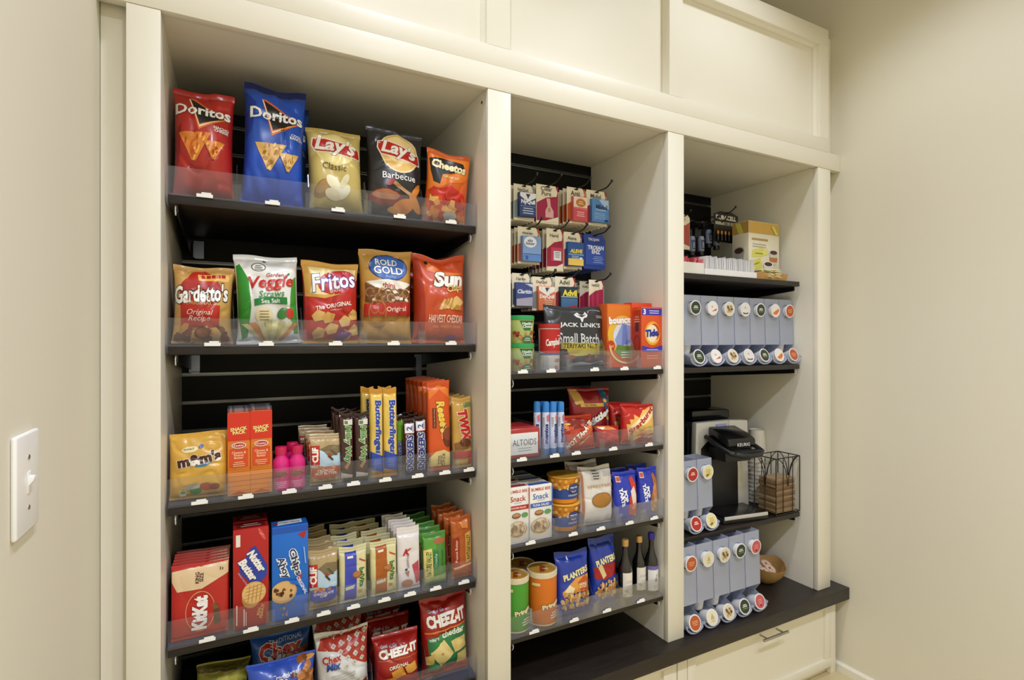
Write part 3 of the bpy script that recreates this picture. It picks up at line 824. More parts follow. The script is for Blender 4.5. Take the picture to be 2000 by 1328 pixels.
def crackers(px0, px1, pt, label, seed):
    x0, x1 = WX(px0, yy), WX(px1, yy)
    W = x1 - x0; Hh = WZ(pt, (x0 + x1) / 2, yy + .02) - z
    r = empty('cracker_pack'); m = wrap('e07a20', .25)
    mb = MB(); mb.box(-W / 2, W / 2, -0.021, 0.021, 0, Hh * .955, m); bo = mb.build('cracker_stack', r, 0.003)
    print_on(flat(W, Hh, (-W / 2, -0.021, 0), (1, 0, 0), (0, 0, 1), (0, -1, 0)),
        [R(.0, .63, 1, .95, 'd5301a'), T('SNACK\nPACK', .50, .745, .74, 'f4e08a', rot=5, b=.04, o='5b3a12', ow=.02), E(.50, .575, .32, .035, 'f2e6da'), E(.5, .575, .28, .026, 'b22218'), T('Keebler', .50, .575, .46, 'f4ece4', sh=.2, b=.015),
         R(.10, .33, .90, .535, 'd6471c'), T('Cheese &\nPeanut\nButter', .50, .465, .62, 'f6dcae', b=.01), LINES(.5, .385, .55, 3, .022, 'f0c890', seed=seed), R(0, .0, 1, .29, 'e58a2c'), [R(0, .055 + .055 * k, 1, .062 + .055 * k, 'c9661a') for k in range(5)],
         P([(.1, .02), (.5, .055), (.9, .02)], 'b8541a')], bo)
    f = MB(); n = 10
    for k in range(n):
        a0, a1 = -W / 2 + W * k / n, -W / 2 + W * (k + 1) / n
        d = .002 * (-1) ** k
        f.add([(a0, -.019 + d, Hh * .955), (a1, -.019 - d, Hh * .955), (a1, -.004 - d, Hh), (a0, -.004 + d, Hh)], [(0, 1, 2, 3)], clear_mat('cello', 'f6e9e0', .15, .5, .15))
    f.build('cellophane_end', r)
    put(r, (x0 + x1) / 2, yy + .022, z, 2); tag(r, label, 'snack pack', 'orange cracker packs')
    return r
c1 = crackers(444, 489, 797, 'left of two tall orange and red sandwich cracker packs', 1)
c2 = crackers(489, 532, 793, 'right of two tall orange and red sandwich cracker packs', 2)
behind(c2, 1, .05, 'orange sandwich cracker pack behind the right one of the pair')
behind(c1, 1, .05, 'orange sandwich cracker pack behind the left one of the pair')
M_PINK = mat('pink_sleeve', 'd91a7a', .28, var=.08, vscale=30, coat=.4)
M_PCAP = mat('pink_cap', 'c4154f', .35, var=.04)
def shot(x, y, label):
    r = empty('drink_bottle', (x, y, z))
    b = MB().lathe([(.0, 0), (.016, 0), (.0178, .004), (.0178, .058), (.0165, .066), (.011, .075), (.0108, .079)], M_PINK, 28).build('bottle', r)
    MB().lathe([(.0125, .079), (.0125, .0945), (.0118, .096), (.0, .096)], M_PCAP, 24).build('cap', r)
    print_on(round_surf(.0178, .0178, .056, .003), [R(0, .02, 1, .32, 'e23a8e'), T('5-hour\nENERGY', .5, .62, .52, '1c1410', rot=6, b=.03, o='e8d84a', ow=.03), LINES(.5, .30, .4, 4, .07, 'f4b9d6', seed=2)], b, base=.0003)
    tag(r, label, 'bottle', 'small pink drink bottles')
shot(WX(549, yy + .015), yy + .017, 'small pink drink bottle, leftmost of the three')
shot(WX(580, yy + .015), yy + .017, 'small pink drink bottle in front beside the oat bar packs')
shot(WX(571, yy + .06), yy + .062, 'small pink drink bottle standing behind the other two')

def clif(px0, px1, pt, zz, low, lowtxt, label, seed, grp):
    return bag('energy_bar', label, 'energy bar', px0, px1, pt, yy + .004, zz, 0.022, 'b39a6c',
      [P([(.0, .56), (.35, .70), (.60, .54), (1, .62), (1, .36), (0, .36)], 'b6cfdd'), P([(.30, .70), (.60, .78), (.98, .76), (.98, .62), (.62, .54), (.45, .64)], '7a6a4a'), [R(.62 + .05 * k, .66 - .03 * k, .72 + .05 * k, .68 - .03 * k, '4a3c26') for k in range(4)],
       R(.02, .40, .30, .78, 'b8281c'), T('CLIF', .155, .60, .29, 'f4ece0', rot=90, b=.05), T('BAR', .13, .435, .05, 'f4ece0', rot=90, b=.0), E(.60, .57, .05, .035, 'b8281c'), P([(.56, .55), (.70, .47), (.74, .49), (.62, .57)], '3a2c22'),
       P([(.06, .34), (.25, .37), (.5, .345), (.75, .375), (.95, .34), (.97, .20), (.80, .13), (.20, .13), (.04, .20)], low), T(lowtxt, .50, .255, .68, 'f2e6da', b=.02), BITS(.08, .31, .92, .37, 8, .06, ['c98a4a', 'a8662f'], seed, 6, .6), E(.5, .08, .25, .05, '97805a')],
      grp, seed, 3, 0, p=5, full=.25, vt=.10, vb=.05, waist=.02)
b = clif(606, 668, 848, z, 'b34a1e', 'CRUNCHY\nNUT BUTTER', 'tan energy bar with red side logo, front of the candy shelf row', 41, GC)
behind(b, 3, .05, nth('tan energy bar, %s from front in the candy shelf row'), dx=-.002, jit=.003, seed=5)

def candybar(name, label, px0, px1, pt, col, ops, seed, Tk=.022, dy=0, lean=2, seal=None, grp=GC, zz=None, **kw):
    k = dict(p=5, full=.22, vt=.07, vb=.05, waist=.02); k.update(kw)
    return bag(name, label, 'candy bar', px0, px1, pt, yy + .004 + dy, z if zz is None else zz, Tk, col, ops, grp, seed, lean, 0, 0, seal, .28, nu=14, **k)
def milky(px0, px1, pt, label, seed, dy=0):
    return candybar('candy_bar', label, px0, px1, pt, '3a1a14', [R(.30, .82, .92, .90, 'd9d6c6'), R(.35, .835, .6, .885, '5a7a4a'), T('Milky Way', .56, .54, .54, '4f8a3a', rot=-90, sh=.15, b=.045, o='efe6d6', ow=.045, h=.52), P([(.3, .22), (.6, .30), (.72, .27), (.5, .18)], 'a8703c'), P([(.1, .14), (.9, .10), (.9, .05), (.1, .05)], 'd9cfc4')], seed, .024, dy, seal=wrap('2a120e', .22))
b = milky(664, 692, 806, 'dark brown caramel bar, left of the two in front', 42)
behind(b, 2, .045, lambda k: 'dark brown caramel bar %s behind the left front one' % ('next', 'two places')[k - 1], dx=-.002, jit=.002, seed=3)
b = milky(693, 722, 806, 'dark brown caramel bar, right of the two in front', 43)
behind(b, 2, .045, lambda k: 'dark brown caramel bar %s behind the right front one' % ('next', 'two places')[k - 1], dx=.001, jit=.002, seed=4)
def finger(px0, px1, pt, label, seed):
    return candybar('candy_bar', label, px0, px1, pt, 'e2c05a', [T('Butterfinger', .56, .555, .62, '28429c', rot=-90, sh=.1, b=.05, o='f3ead0', ow=.04, h=.62), P([(.02, .30), (.98, .24), (.98, .06), (.02, .10)], '2c4aa6'), LINES(.5, .20, .6, 5, .02, '6f8ad0', seed=seed), P([(.02, .09), (.98, .06), (.98, .05), (.02, .05)], 'c58a2c')], seed, .026, seal=wrap('cf9432'))
b = finger(724, 750, 757, 'yellow peanut butter bar with blue lettering, left of two', 44)
behind(b, 1, .04, 'yellow peanut butter bar behind the left one of two', dx=-.012)
b = finger(751, 778, 757, 'yellow peanut butter bar with blue lettering, right of two', 45)
behind(b, 1, .04, 'yellow peanut butter bar behind the right one of two', dx=-.002)
def snick(px0, px1, pt, label, seed, dy=0, col='4a241c'):
    return candybar('candy_bar', label, px0, px1, pt, col, [R(.06, .74, .94, .91, 'eceaf0'), T('2', .45, .825, .075, '243a86', rot=90, b=.03, h=.5), T('BARS', .80, .83, .12, '7a2a2a', rot=90, b=.0), R(.02, .73, .98, .745, 'b02a2a'), T('SNICKERS', .50, .385, .66, '27357e', rot=90, sh=.15, b=.055, o='eceaf0', ow=.05, h=.66)], seed, .026, dy, seal=wrap('2e1512', .2))
s1 = snick(791, 812, 818, 'brown peanut nougat bar, left of the two marked 2', 46)
s2 = snick(813, 834, 812, 'brown peanut nougat bar, right of the two marked 2', 47)
behind(s1, 2, .045, lambda k: 'brown peanut nougat bar %s behind the left one marked 2' % ('next', 'two places')[k - 1], dx=-.001, jit=.002, seed=6)
behind(s2, 2, .045, lambda k: 'brown peanut nougat bar %s behind the right one marked 2' % ('next', 'two places')[k - 1], dx=-.001, jit=.002, seed=7)
g = candybar('candy_bar', 'brown and lime green nougat bar left of the pair marked 2', 772, 790, 810, '3a1f18', [R(.3, .55, .98, .90, '6aa02c'), T('SNICKERS', .55, .32, .44, '3a4a86', rot=90, b=.05, o='d6d4dc', ow=.04, h=.5)], 48, .024, .03, seal=wrap('2e1512', .2))
b = candybar('candy_bar', 'tall orange peanut butter cup pack, front of its row', 838, 882, 744, 'd9531a',
    [P([(.05, .90), (.5, .96), (.95, .90), (.95, .80), (.5, .90), (.05, .80)], 'e87a2c'), T("Reese's", .62, .60, .36, 'f0c84a', rot=-82, sh=.2, b=.05, o='4a1f12', ow=.035, h=.40), R(.18, .48, .34, .70, '5a1f14'), T('PEANUT BUTTER CUPS', .26, .59, .20, 'f0c89a', rot=-90, b=0), E(.86, .36, .22, .10, '6b2f1c'), E(.84, .41, .20, .075, '8a4426'), RING(.86, .40, .30, .14, .08, 'f3d8b4', 110, 200),
     P([(.02, .15), (.30, .22), (.66, .235), (.98, .19), (.98, .05), (.02, .05)], 'e9cf7c'), T('KING\nSIZE', .56, .125, .13, '4a2412', rot=-90, b=.02)], 49, .024, lean=2)
behind(b, 5, .038, nth('tall orange peanut butter cup pack, %s from front in its row'), jit=.0012, seed=8)
b = candybar('candy_bar', 'gold twin cookie bar with red lettering, front at the right wall', 886, 924, 776, 'c59a4a',
    [R(.55, .86, .95, .93, '6a7a3a'), T('TWIX', .60, .60, .46, 'c01f1c', rot=-80, sh=.15, b=.07, o='f1ead8', ow=.04, h=.50), P([(.05, .36), (.9, .42), (.95, .30), (.1, .20)], '8a5a2a'), E(.62, .36, .3, .06, '5a3018'), R(.02, .14, .98, .24, 'b5221c'), R(.02, .02, .98, .12, 'd8b25c'), E(.85, .09, .14, .04, 'c24a1e')], 50, .024, lean=2)
behind(b, 4, .036, nth('gold twin cookie bar with red lettering, %s from front in its row'), dx=-.001, jit=.002, seed=9)

# ------------------------------------------------------------------ fourth shelf: cookies and bars
GD = 'cookies and bars on the fourth shelf of the left bay'
z = zsh(0, 3)
b = bag('candy_pack', 'wide red king size wafer pack, front of its row', 'candy pack', 333, 447, 1103, yy, z, 0.0135, 'b51a14',
    [P([(.0, .93), (1, .985), (1, .82), (.52, .655), (.10, .66), (0, .80)], 'e0c49a'), T('KING\nSIZE', .48, .81, .15, '4a241a', rot=88, b=.035), R(.84, .87, .86, .915, '6a4a34'), R(.88, .87, .90, .905, '6a4a34'), RING(.50, .36, .26, .27, .06, 'd88a5a'), E(.50, .36, .24, .25, 'b51a14'),
     P([(.72, .40), (.84, .34), (.86, .16), (.74, .14)], '5d3a26'), P([(.70, .42), (.76, .44), (.84, .36), (.74, .35)], '7c5236'), T('KitKat', .49, .34, .45, 'f4efe8', rot=88, b=.06, o='8a0f0c', ow=.025, h=.27)],
    GD, 51, 4, 0, p=6, full=.2, vt=.05, vb=.04, waist=.01)
behind(b, 5, .0175, nth('wide red king size wafer pack, %s from front in its row'), dx=.0005, jit=.0015, seed=10)
def bx(px0, px1, pt, dep, y=None):
    y = yy if y is None else y
    x0, x1 = WX(px0, y), WX(px1, y)
    return x0, x1, y, dep, z, WZ(pt, (x0 + x1) / 2, y)
b = carton('cookie_box', 'tall red peanut cookie box in front', 'cookie box', *bx(455, 525, 1032, .05), 'b01b17',
    [E(.80, .93, .12, .028, 'd8574e', -30), T('NABISCO', .80, .93, .16, 'f0d0c8', rot=-30, b=0), R(.08, .83, .20, .95, 'e9e4d8'), P([(.16, .66), (.35, .70), (.48, .80), (.62, .82), (.96, .60), (.94, .50), (.72, .42), (.55, .42), (.20, .56)], '2b3fa0'),
     T('Nutter', .66, .66, .25, 'f5efe4', rot=-60, sh=.1, b=.06, o='2b3fa0', ow=.05, h=.24), T('Butter', .42, .585, .25, 'f5efe4', rot=-60, sh=.1, b=.06, o='2b3fa0', ow=.05, h=.24), T('PEANUT BUTTER', .27, .50, .16, 'b9c4ee', rot=-60, b=0),
     E(.50, .30, .26, .105, 'b8813f'), E(.58, .345, .34, .115, 'd9a860'), E(.58, .345, .31, .10, 'e4bb78'), [P([(.30 + .02 * k, .29 + .035 * k), (.88 - .01 * k, .315 + .035 * k), (.88 - .01 * k, .32 + .035 * k), (.30 + .02 * k, .297 + .035 * k)], 'b98445') for k in range(4)], [P([(.40 + .11 * k, .26), (.42 + .11 * k, .26), (.48 + .11 * k, .43), (.46 + .11 * k, .43)], 'b98445') for k in range(4)],
     T('REAL\nPEANUT', .76, .15, .14, 'e8b25a', rot=80, b=.02), R(.29, .03, .32, .20, 'f0d9d0'), R(.35, .03, .37, .17, 'f0d9d0'), R(.09, .05, .12, .25, 'f0d9d0')], 'cookie boxes', top=[R(.1, .2, .9, .8, '6f120f'), LINES(.5, .6, .6, 2, .25, 'd9b0a8')])
behind(b, 1, .055, 'red peanut cookie box hidden behind the front red box', dx=.0)
carton('cookie_box', 'tall bright blue chocolate chip cookie box', 'cookie box', *bx(531, 602, 1027, .05), '1769c8',
    [R(0, .93, 1, 1, '1b53b4'), P([(.70, .90), (.95, .93), (.88, .84)], 'b0281f'), T('Chips', .62, .60, .30, 'f2f4f6', rot=-75, b=.09, o='f2f4f6', ow=.05, h=.27), T('Chips', .62, .60, .30, '20264e', rot=-75, b=.02, h=.24), T('Ahoy', .30, .56, .24, 'f2f4f6', rot=-72, b=.09, o='f2f4f6', ow=.05, h=.27), T('Ahoy', .30, .56, .24, '20264e', rot=-72, b=.02, h=.24),
     P([(.66, .43), (.84, .47), (.76, .395)], 'b4281e'), E(.36, .395, .07, .025, 'b4281e'), E(.32, .30, .36, .12, 'c99a5a'), E(.32, .31, .33, .10, 'dcb274'), BITS(.08, .24, .56, .37, 14, .045, ['5a2c18', '43200f', '7a4020'], 12, 6, .5), P([(.45, .42), (.75, .40), (.78, .34), (.52, .38)], '1769c8'),
     T('ORIGINAL', .82, .345, .22, 'eef2f6', rot=-65, b=.02), BITS(.2, .05, .6, .18, 7, .035, ['b9824a', '8a5430'], 4, 5, .5), P([(.86, .76), (.88, .76), (.93, .58), (.91, .58)], 'bcd6f2')], 'cookie boxes',
    top=[P([(.15, .2), (.85, .3), (.85, .8), (.2, .75)], 'f2f4f6'), T('Chips Ahoy', .5, .5, .6, '20264e', b=.03), P([(.05, .3), (.2, .35), (.1, .7)], 'b4281e')])
b = clif(603, 661, 1075, z, '2c44a4', 'CHOCOLATE\nCHIP', 'tan energy bar with red side logo beside the blue cookie box', 61, GD)
behind(b, 4, .044, nth('tan energy bar, %s from front beside the cookie boxes'), dx=-.001, jit=.003, seed=11)
def belv(px0, px1, pt, band, label, seed):
    return candybar('breakfast_biscuit_pack', label, px0, px1, pt, 'd8d09a', [P([(.20, .90), (.62, .92), (.60, .06), (.16, .05)], band), R(.28, .80, .5, .84, 'e8e2d0'), P([(.2, .3), (.55, .32), (.55, .26), (.2, .24)], 'c9c6b0'), T('belVita', .80, .44, .34, '2e6a34', rot=-90, b=.03, h=.20), E(.62, .50, .16, .065, '9a5a2c'), E(.62, .51, .13, .05, 'b97a42'), P([(.72, .78), (.96, .72), (.95, .70), (.72, .75)], 'c0392a'), R(.66, .16, .8, .22, 'b59a5a')],
        seed, .022, grp=GD, zz=z, lean=3, vt=.12, seal=wrap('d9d3a6', .3), wr=1.6)
b = belv(664, 718, 1068, '3d48b0', 'cream and violet biscuit pack, front of its row', 62)
behind(b, 4, .044, nth('cream and violet biscuit pack, %s from front in its row'), dx=.001, jit=.005, seed=12)
b = belv(725, 777, 1056, 'a85a1c', 'cream and brown biscuit pack, front of its row', 63)
behind(b, 4, .044, nth('cream and brown biscuit pack, %s from front in its row'), dx=-.002, jit=.005, seed=13)
b = candybar('protein_bar', 'white protein bar with red letter logo, front of its row', 778, 822, 1031, 'e3dcd8', [T('K', .42, .615, .42, 'b5202a', sh=.4, b=.05, h=.10), T('Protein', .45, .46, .20, '8a7a76', rot=-85, b=.01), P([(.62, .40), (.92, .46), (.98, .12), (.80, .10)], 'c04a5a'), E(.40, .12, .26, .06, 'b87a62'), P([(.3, .30), (.5, .32), (.45, .22)], 'a8705a'), E(.36, .34, .06, .02, '4a4a5a')], 64, .018, grp=GD, zz=z, vt=.14, lean=3, wr=1.4)
behind(b, 5, .0225, nth('white protein bar, %s from front in its row'), dx=-.0015, jit=.0015, seed=14)
b = candybar('granola_bar', 'green granola bar, front of its row', 828, 874, 1042, '4a8a34', [R(.05, .70, .55, .92, '5a9a3c'), E(.70, .84, .26, .06, 'a8623a'), P([(.02, .70), (.36, .72), (.42, .14), (.02, .14)], 'e4cf7c'), T('NATURE VALLEY', .22, .43, .48, '2f6a2c', rot=90, b=.03, h=.22), R(.42, .30, .64, .66, '2a7a4a'), T('Crunchy', .53, .48, .26, 'e2ecd8', rot=90, b=0), T('OATS N HONEY', .80, .50, .34, '1f4a2a', rot=90, b=.01), P([(.02, .14), (.98, .2), (.98, .05), (.02, .05)], 'a8bf7a')], 65, .022, grp=GD, zz=z, lean=3)
behind(b, 4, .043, nth('green granola bar, %s from front in its row'), dx=.0, jit=.003, seed=15)
b = candybar('granola_bar', 'orange granola bar, front at the right wall', 884, 924, 1010, 'b5581f', [P([(.04, .66), (.36, .70), (.38, .20), (.04, .18)], '9a2a18'), T('Peanut Butter', .22, .46, .36, 'f0d8b4', rot=90, b=.01), P([(.64, .72), (.96, .76), (.94, .28), (.66, .24)], 'd8a44a'), T('NATURE VALLEY', .80, .50, .40, '5a5a2a', rot=90, b=.03, h=.18), P([(.05, .20), (.95, .24), (.9, .21), (.1, .165)], 'e8b894'), E(.5, .10, .34, .05, 'a84a22'), P([(.4, .92), (.8, .94), (.8, .8), (.5, .82)], 'd98a4a')], 66, .022, grp=GD, zz=z, lean=3, wr=1.5)
behind(b, 3, .04, nth('orange granola bar, %s from front in its row'), dx=-.003, jit=.004, seed=16)

# ------------------------------------------------------------------ lowest shelf: snack mix
GE = 'snack mix and cracker bags on the lowest left shelf'
z = zsh(0, 4)
bag('snack_bag', 'olive green snack bag mostly below the frame at far left', 'snack bag', 372, 482, 1292, yy + .07, z, 0.07, '8d8a34',
    [R(.0, .86, 1, .97, '55501e'), P([(.4, .8), (1, .86), (1, .6), (.3, .6)], 'b3ae4a'), LINES(.5, .92, .6, 2, .04, '3a3614')], GE, 71, 3, 4)
def chexart(a, b):
    return [T('TRADITIONAL', .58, .90, .56, 'e2e6f0', rot=2, b=.0), T('Chex', .50, .78, .74, 'c0281e', rot=2, b=.05, o='f2f2f4', ow=.035), T('Mix', .52, .62, .5, 'f2f2f4', b=.05, o='1a2a6a', ow=.03), BITS(.62, .1, .98, .75, 26, .08, ['b5743a', '8a5024', 'd39a5a', 'c98a44', '6b3a1c'], a, 6, .7), BITS(.05, .05, .9, .4, 30, .08, ['b5743a', 'd9b27a', '8a5024', 'c98a44'], b, 6, .7)]
bag('snack_bag', 'blue snack mix bag standing higher at the back', 'snack bag', 486, 608, 1236, yy + .10, z, 0.07, '2f5cae', chexart(3, 5), GE, 72, 3, 1)
bag('snack_bag', 'blue snack mix bag with pretzels, lower in front', 'snack bag', 482, 622, 1292, yy, z, 0.075, '3a5cc8', [T('Traditional', .55, .78, .4, 'f0f2f6', rot=4, sh=.2, b=.02), BITS(.76, .5, .98, .95, 22, .07, ['c07a3a', '8a5024', 'd9a05a', 'a8622c'], 8, 6, .8)] + chexart(6, 9)[2:], GE, 73, 8, 0)
def lattice():
    q = []
    for i in range(5):
        for j in range(5):
            cu, cv = .34 + .155 * i - .03 * j, .95 - .10 * j + .02 * i
            if cu + cv * .9 > 1.02 and cu < .98:
                q.append(P([(cu - .055, cv), (cu, cv - .035), (cu + .055, cv), (cu, cv + .035)], 'd6cfc2'))
                q.append(P([(cu - .03, cv), (cu, cv - .02), (cu + .03, cv), (cu, cv + .02)], 'a8a094'))
    return q
b = bag('snack_bag', 'white snack mix bag with red checked corner', 'snack bag', 622, 730, 1234, yy, z, 0.08, 'dcdcda',
    [P([(.02, .80), (.10, .93), (.5, .965), (.99, .965), (.99, .50), (.62, .66), (.30, .80)], 'b0392a'), lattice(), T('Chex', .26, .71, .36, 'b02a20', rot=6, sh=.1, b=.04, o='f4f2ee', ow=.02), T('Mix', .28, .62, .28, '2c4a9a', rot=6, sh=.2, b=.04), LINES(.46, .50, .5, 6, .03, 'b4b0a8', seed=6), BITS(.4, .05, .95, .35, 26, .08, ['3a2416', '6b3f22', 'c9b08a', 'e4d9c4'], 4, 6, .7)], GE, 74, 5, -1)
behind(b, 1, .09, 'white and red snack mix bag in shadow behind the front one', dx=.004)
def cheez(label, px0, px1, pt, seed, kind, dy=0, lean=6):
    ops = [T("Grab n' Go", .30, .845, .34, 'c9d0ea', rot=2, sh=.2, b=.01, o='2a2f6a', ow=.02), T('CHEEZ-IT', .50, .735, .86, 'f4efe6', rot=3, b=.06, h=.15, o='7a1610', ow=.015), E(.715, .745, .018, .016, 'f0b43a')]
    if kind == 0:
        ops += [R(.05, .615, .95, .622, 'e08a3a'), T('ORIGINAL', .48, .50, .44, 'f0e4cc', rot=4, b=.03), P([(.3, .42), (.55, .48), (.64, .30), (.36, .26)], 'e09a3a'), P([(.6, .46), (.85, .52), (.92, .34), (.68, .30)], 'e8a84a'), P([(.15, .30), (.4, .32), (.42, .14), (.18, .12)], 'd98a2e')]
    else:
        ops += [P([(.03, .60), (.97, .655), (.97, .64), (.03, .575)], 'e0803a'), P([(.06, .53), (.94, .60), (.94, .20), (.10, .10)], '2c7a44'), T('WHITE', .20, .515, .22, 'f0eee0', rot=6, b=.02), P([(.30, .50), (.92, .58), (.92, .64), (.30, .56)], '3a8a50'), T('cheddar', .62, .57, .5, 'f4f0e0', rot=6, b=.03),
                P([(.10, .36), (.40, .50), (.62, .30), (.36, .15)], 'e6d08a'), P([(.55, .46), (.88, .50), (.92, .34), (.64, .30)], 'dfc67a'), P([(.02, .30), (.18, .36), (.2, .2), (.05, .2)], 'd9bd6c'), P([(.7, .28), (.95, .30), (.96, .14), (.72, .12)], 'e2cb82'), E(.36, .33, .03, .015, 'b99a4e'), P([(.02, .04), (.98, .14), (.98, .1), (.02, .01)], 'c9402c')]
    return bag('cracker_bag', label, 'cracker bag', px0, px1, pt, yy + dy, z, 0.075, 'a3201a', ops, GE, seed, lean, 0, 0, None, .3)
b = cheez('red cheese cracker bag with plain red lower half, front of its row', 736, 828, 1240, 75, 0)
behind(b, 2, .09, lambda k: 'red cheese cracker bag standing %s behind the front one' % ('directly', 'furthest')[k - 1], dx=.003, jit=.003, seed=17)
cheez('red and green white cheddar cracker bag at the right wall', 831, 924, 1166, 76, 1, 0.0, 5)

# ------------------------------------------------------------------ middle bay: hanging blister cards
GH = 'hanging medicine and toiletry cards'
M_HOOK = mat('hook_wire', '0d0d0e', 0.35, var=0.05)
DB = BAYS[1][2]
def peg(x, zz, ytip, label, dp=DB, rise=0.012):
    r = empty('peg_hook', (x, dp, zz))
    h = MB()
    L = dp - ytip
    h.tube([(0, -0.002, 0), (0, -L + .035, 0.0), (0, -L + .022, 0.002), (0, -L + .003, rise), (0, -L, rise + .003)], 0.0022, M_HOOK, 8)
    h.build('wire', r)
    MB().lathe([(.0034, -.004), (.0042, 0), (.003, .004)], M_HOOK, 10, (0, -L, rise + .003)).build('tip', r)
    MB().box(-.012, .012, -.0035, -.0012, -.018, .018, M_HOOK).build('back_plate', r, .001)
    tag(r, label, 'peg hook', 'black peg hooks')
    return r
CREAM = 'e6dcc0'
def card(px0, px1, pt, pb, y, label, col, head, box, bops, n, dy, labn, hook_label, ytip=0.105 * D, seed=1, plain=None):
    x0, x1 = WX(px0, y), WX(px1, y)
    W = x1 - x0; xc = (x0 + x1) / 2
    zt, zb = WZ(pt, xc, y), WZ(pb, xc, y)
    Hh = zt - zb
    r = empty('hanging_card', (xc, y, zb))
    m = mat('card_%s' % (plain or CREAM), plain or CREAM, .5, var=.03, vscale=20)
    hz = Hh * .955
    c = MB()
    c.prism([(-W / 2, 0), (W / 2, 0), (W / 2, hz - .012), (W / 2 - .012, Hh), (-W / 2, Hh)], -.0004, .0004, m)
    cb = c.build('backing_card', r)
    sf = flat(W, Hh, (-W / 2, -.0004, 0), (1, 0, 0), (0, 0, 1), (0, -1, 0))
    ops = []
    if not plain:
        ops.append(P([(.02, .06), (.98, .10), (.98, .99), (.9, .99), (.97, .9), (.9, .73), (.45, .68), (.02, .52)], col))
        ops.append(P([(.86, .99), (.98, .93), (.98, .80), (.93, .86)], col))
    ops.append(E(.5, .955, .12, .02, '141212'))
    if head: ops.append(T(head, .45, .84, .5, '2a2420' if not plain else 'dfe6f2', b=.01))
    print_on(sf, ops, cb, 'matte', .0002)
    if box:
        (u0, v0, u1, v1, bc, dep) = box
        bm_ = mat('card_%s' % bc, bc, .45, var=.03, vscale=20)
        b = MB().box((u0 - .5) * W, (u1 - .5) * W, -dep, -.0008, v0 * Hh, v1 * Hh, bm_).build('blister_box', r, .0008, 1)
        print_on(flat((u1 - u0) * W, (v1 - v0) * Hh, ((u0 - .5) * W, -dep, v0 * Hh), (1, 0, 0), (0, 0, 1), (0, -1, 0)), bops, b, 'gloss', .0002)
    else:
        print_on(sf, bops, cb, 'gloss', .0009, ('blister_artwork', 'blister_lettering'))
    tag(r, label, 'hanging card', GH)
    for k in range(1, n + 1):
        q = copy_tree(r); q.location = (xc - .0012 * (k % 2), y + dy * k, zb)
        q['label'] = labn % ORD[k]
    peg(xc, zt - Hh * .045 + .002, ytip, hook_label)
    return r
yc = 0.170 * D
NET = [LINES(.5, .32, .8, 3, .10, 'c9d6ee', seed=3)]
card(1003, 1043, 361, 431, yc, 'hanging card with navy night cold medicine box, front of hook', '7d8a8a', 'NyQuil', (.18, .10, .98, .76, '2c3f78', .016),
     [P([(.02, .98), (.98, .98), (.98, .80), (.5, .60), (.02, .82)], 'e6e6ea'), P([(.36, .93), (.64, .93), (.5, .72)], '2c3248'), T('NyQuil', .5, .58, .84, 'f2f4f8', b=.04), NET, R(.02, .40, .98, .42, '8aa0d0')], 4, .020,
     'navy night cold medicine card, %s from front on its hook', 'black peg hook carrying the navy night medicine cards')
card(1047, 1091, 362, 437, yc, 'hanging crimson card with small clear eye drop bottle', '9e1240', 'Clear\nPure', None,
     [P([(.44, .66), (.60, .66), (.64, .46), (.76, .34), (.76, .16), (.40, .16), (.40, .34), (.50, .46)], 'd9a9a6'), E(.57, .36, .07, .06, 'b98a6a'), P([(.2, .02), (.98, .06), (.98, .2), (.6, .12)], CREAM)], 4, .018,
     'crimson eye drop card, %s from front on its hook', 'black peg hook carrying the crimson eye drop cards')
card(1107, 1143, 367, 437, yc, 'hanging card with pink tablet box and tan round logo', 'b8501c', 'Anti', (.22, .06, .99, .74, 'd86a6a', .014),
     [R(.02, .55, .98, .98, 'e8cfc0'), E(.52, .74, .34, .17, 'b8742a'), LINES(.52, .78, .40, 2, .08, 'f0d9a0'), P([(.02, .5), (.98, .44), (.98, .02), (.02, .02)], 'c94a58'), LINES(.5, .36, .7, 3, .08, 'f0c8c0', seed=4)], 6, .022,
     'pink tablet card, %s from front on its hook', 'black peg hook carrying the pink tablet cards')
card(1145, 1185, 373, 441, yc, 'hanging card with light blue pain relief box nearest the side panel', '9a2a30', 'Midol', (.16, .08, .98, .74, '4f86c4', .014),
     [P([(.4, .98), (.98, .98), (.98, .6), (.7, .66)], 'a9c4e4'), T('Midol', .56, .66, .66, '1c2c50', b=.03), T('Complete', .5, .52, .6, 'dfe9f6', b=0), LINES(.45, .38, .7, 4, .075, '9fc0e6', seed=5), E(.84, .08, .12, .05, '20305c')], 6, .020,
     'light blue pain relief card, %s from front on its hook', 'black peg hook carrying the light blue pain relief cards')
card(1011, 1053, 444, 516, yc, 'hanging card with pale blue fizzy tablet box and white circle', 'b8501c', 'AlkaSeltz', (.12, .06, .98, .74, '7f9fd0', .016),
     [E(.40, .76, .34, .22, 'e4e8ee'), T('alka\nSeltzer', .40, .76, .5, '2a3a60', sh=.2, b=.02), R(.02, .28, .98, .30, '2c4a86'), R(.02, .02, .98, .26, '5a86c8'), R(.14, .05, .28, .22, '38599a')], 5, .020,
     'pale blue fizzy tablet card, %s from front on its hook', 'black peg hook carrying the pale blue tablet cards')
card(1067, 1100, 447, 530, yc, 'hanging crimson card with small white first aid packet', '9e1240', 'Hand', None,
     [R(.26, .24, .92, .56, 'c23a5a'), R(.42, .26, .86, .48, 'e4e2de'), LINES(.64, .44, .3, 3, .05, '6a7a9a', seed=6), P([(.02, .01), (.98, .02), (.98, .20), (.6, .12), (.02, .10)], CREAM)], 5, .022,
     'crimson first aid card, %s from front on its hook', 'black peg hook carrying the crimson first aid cards')
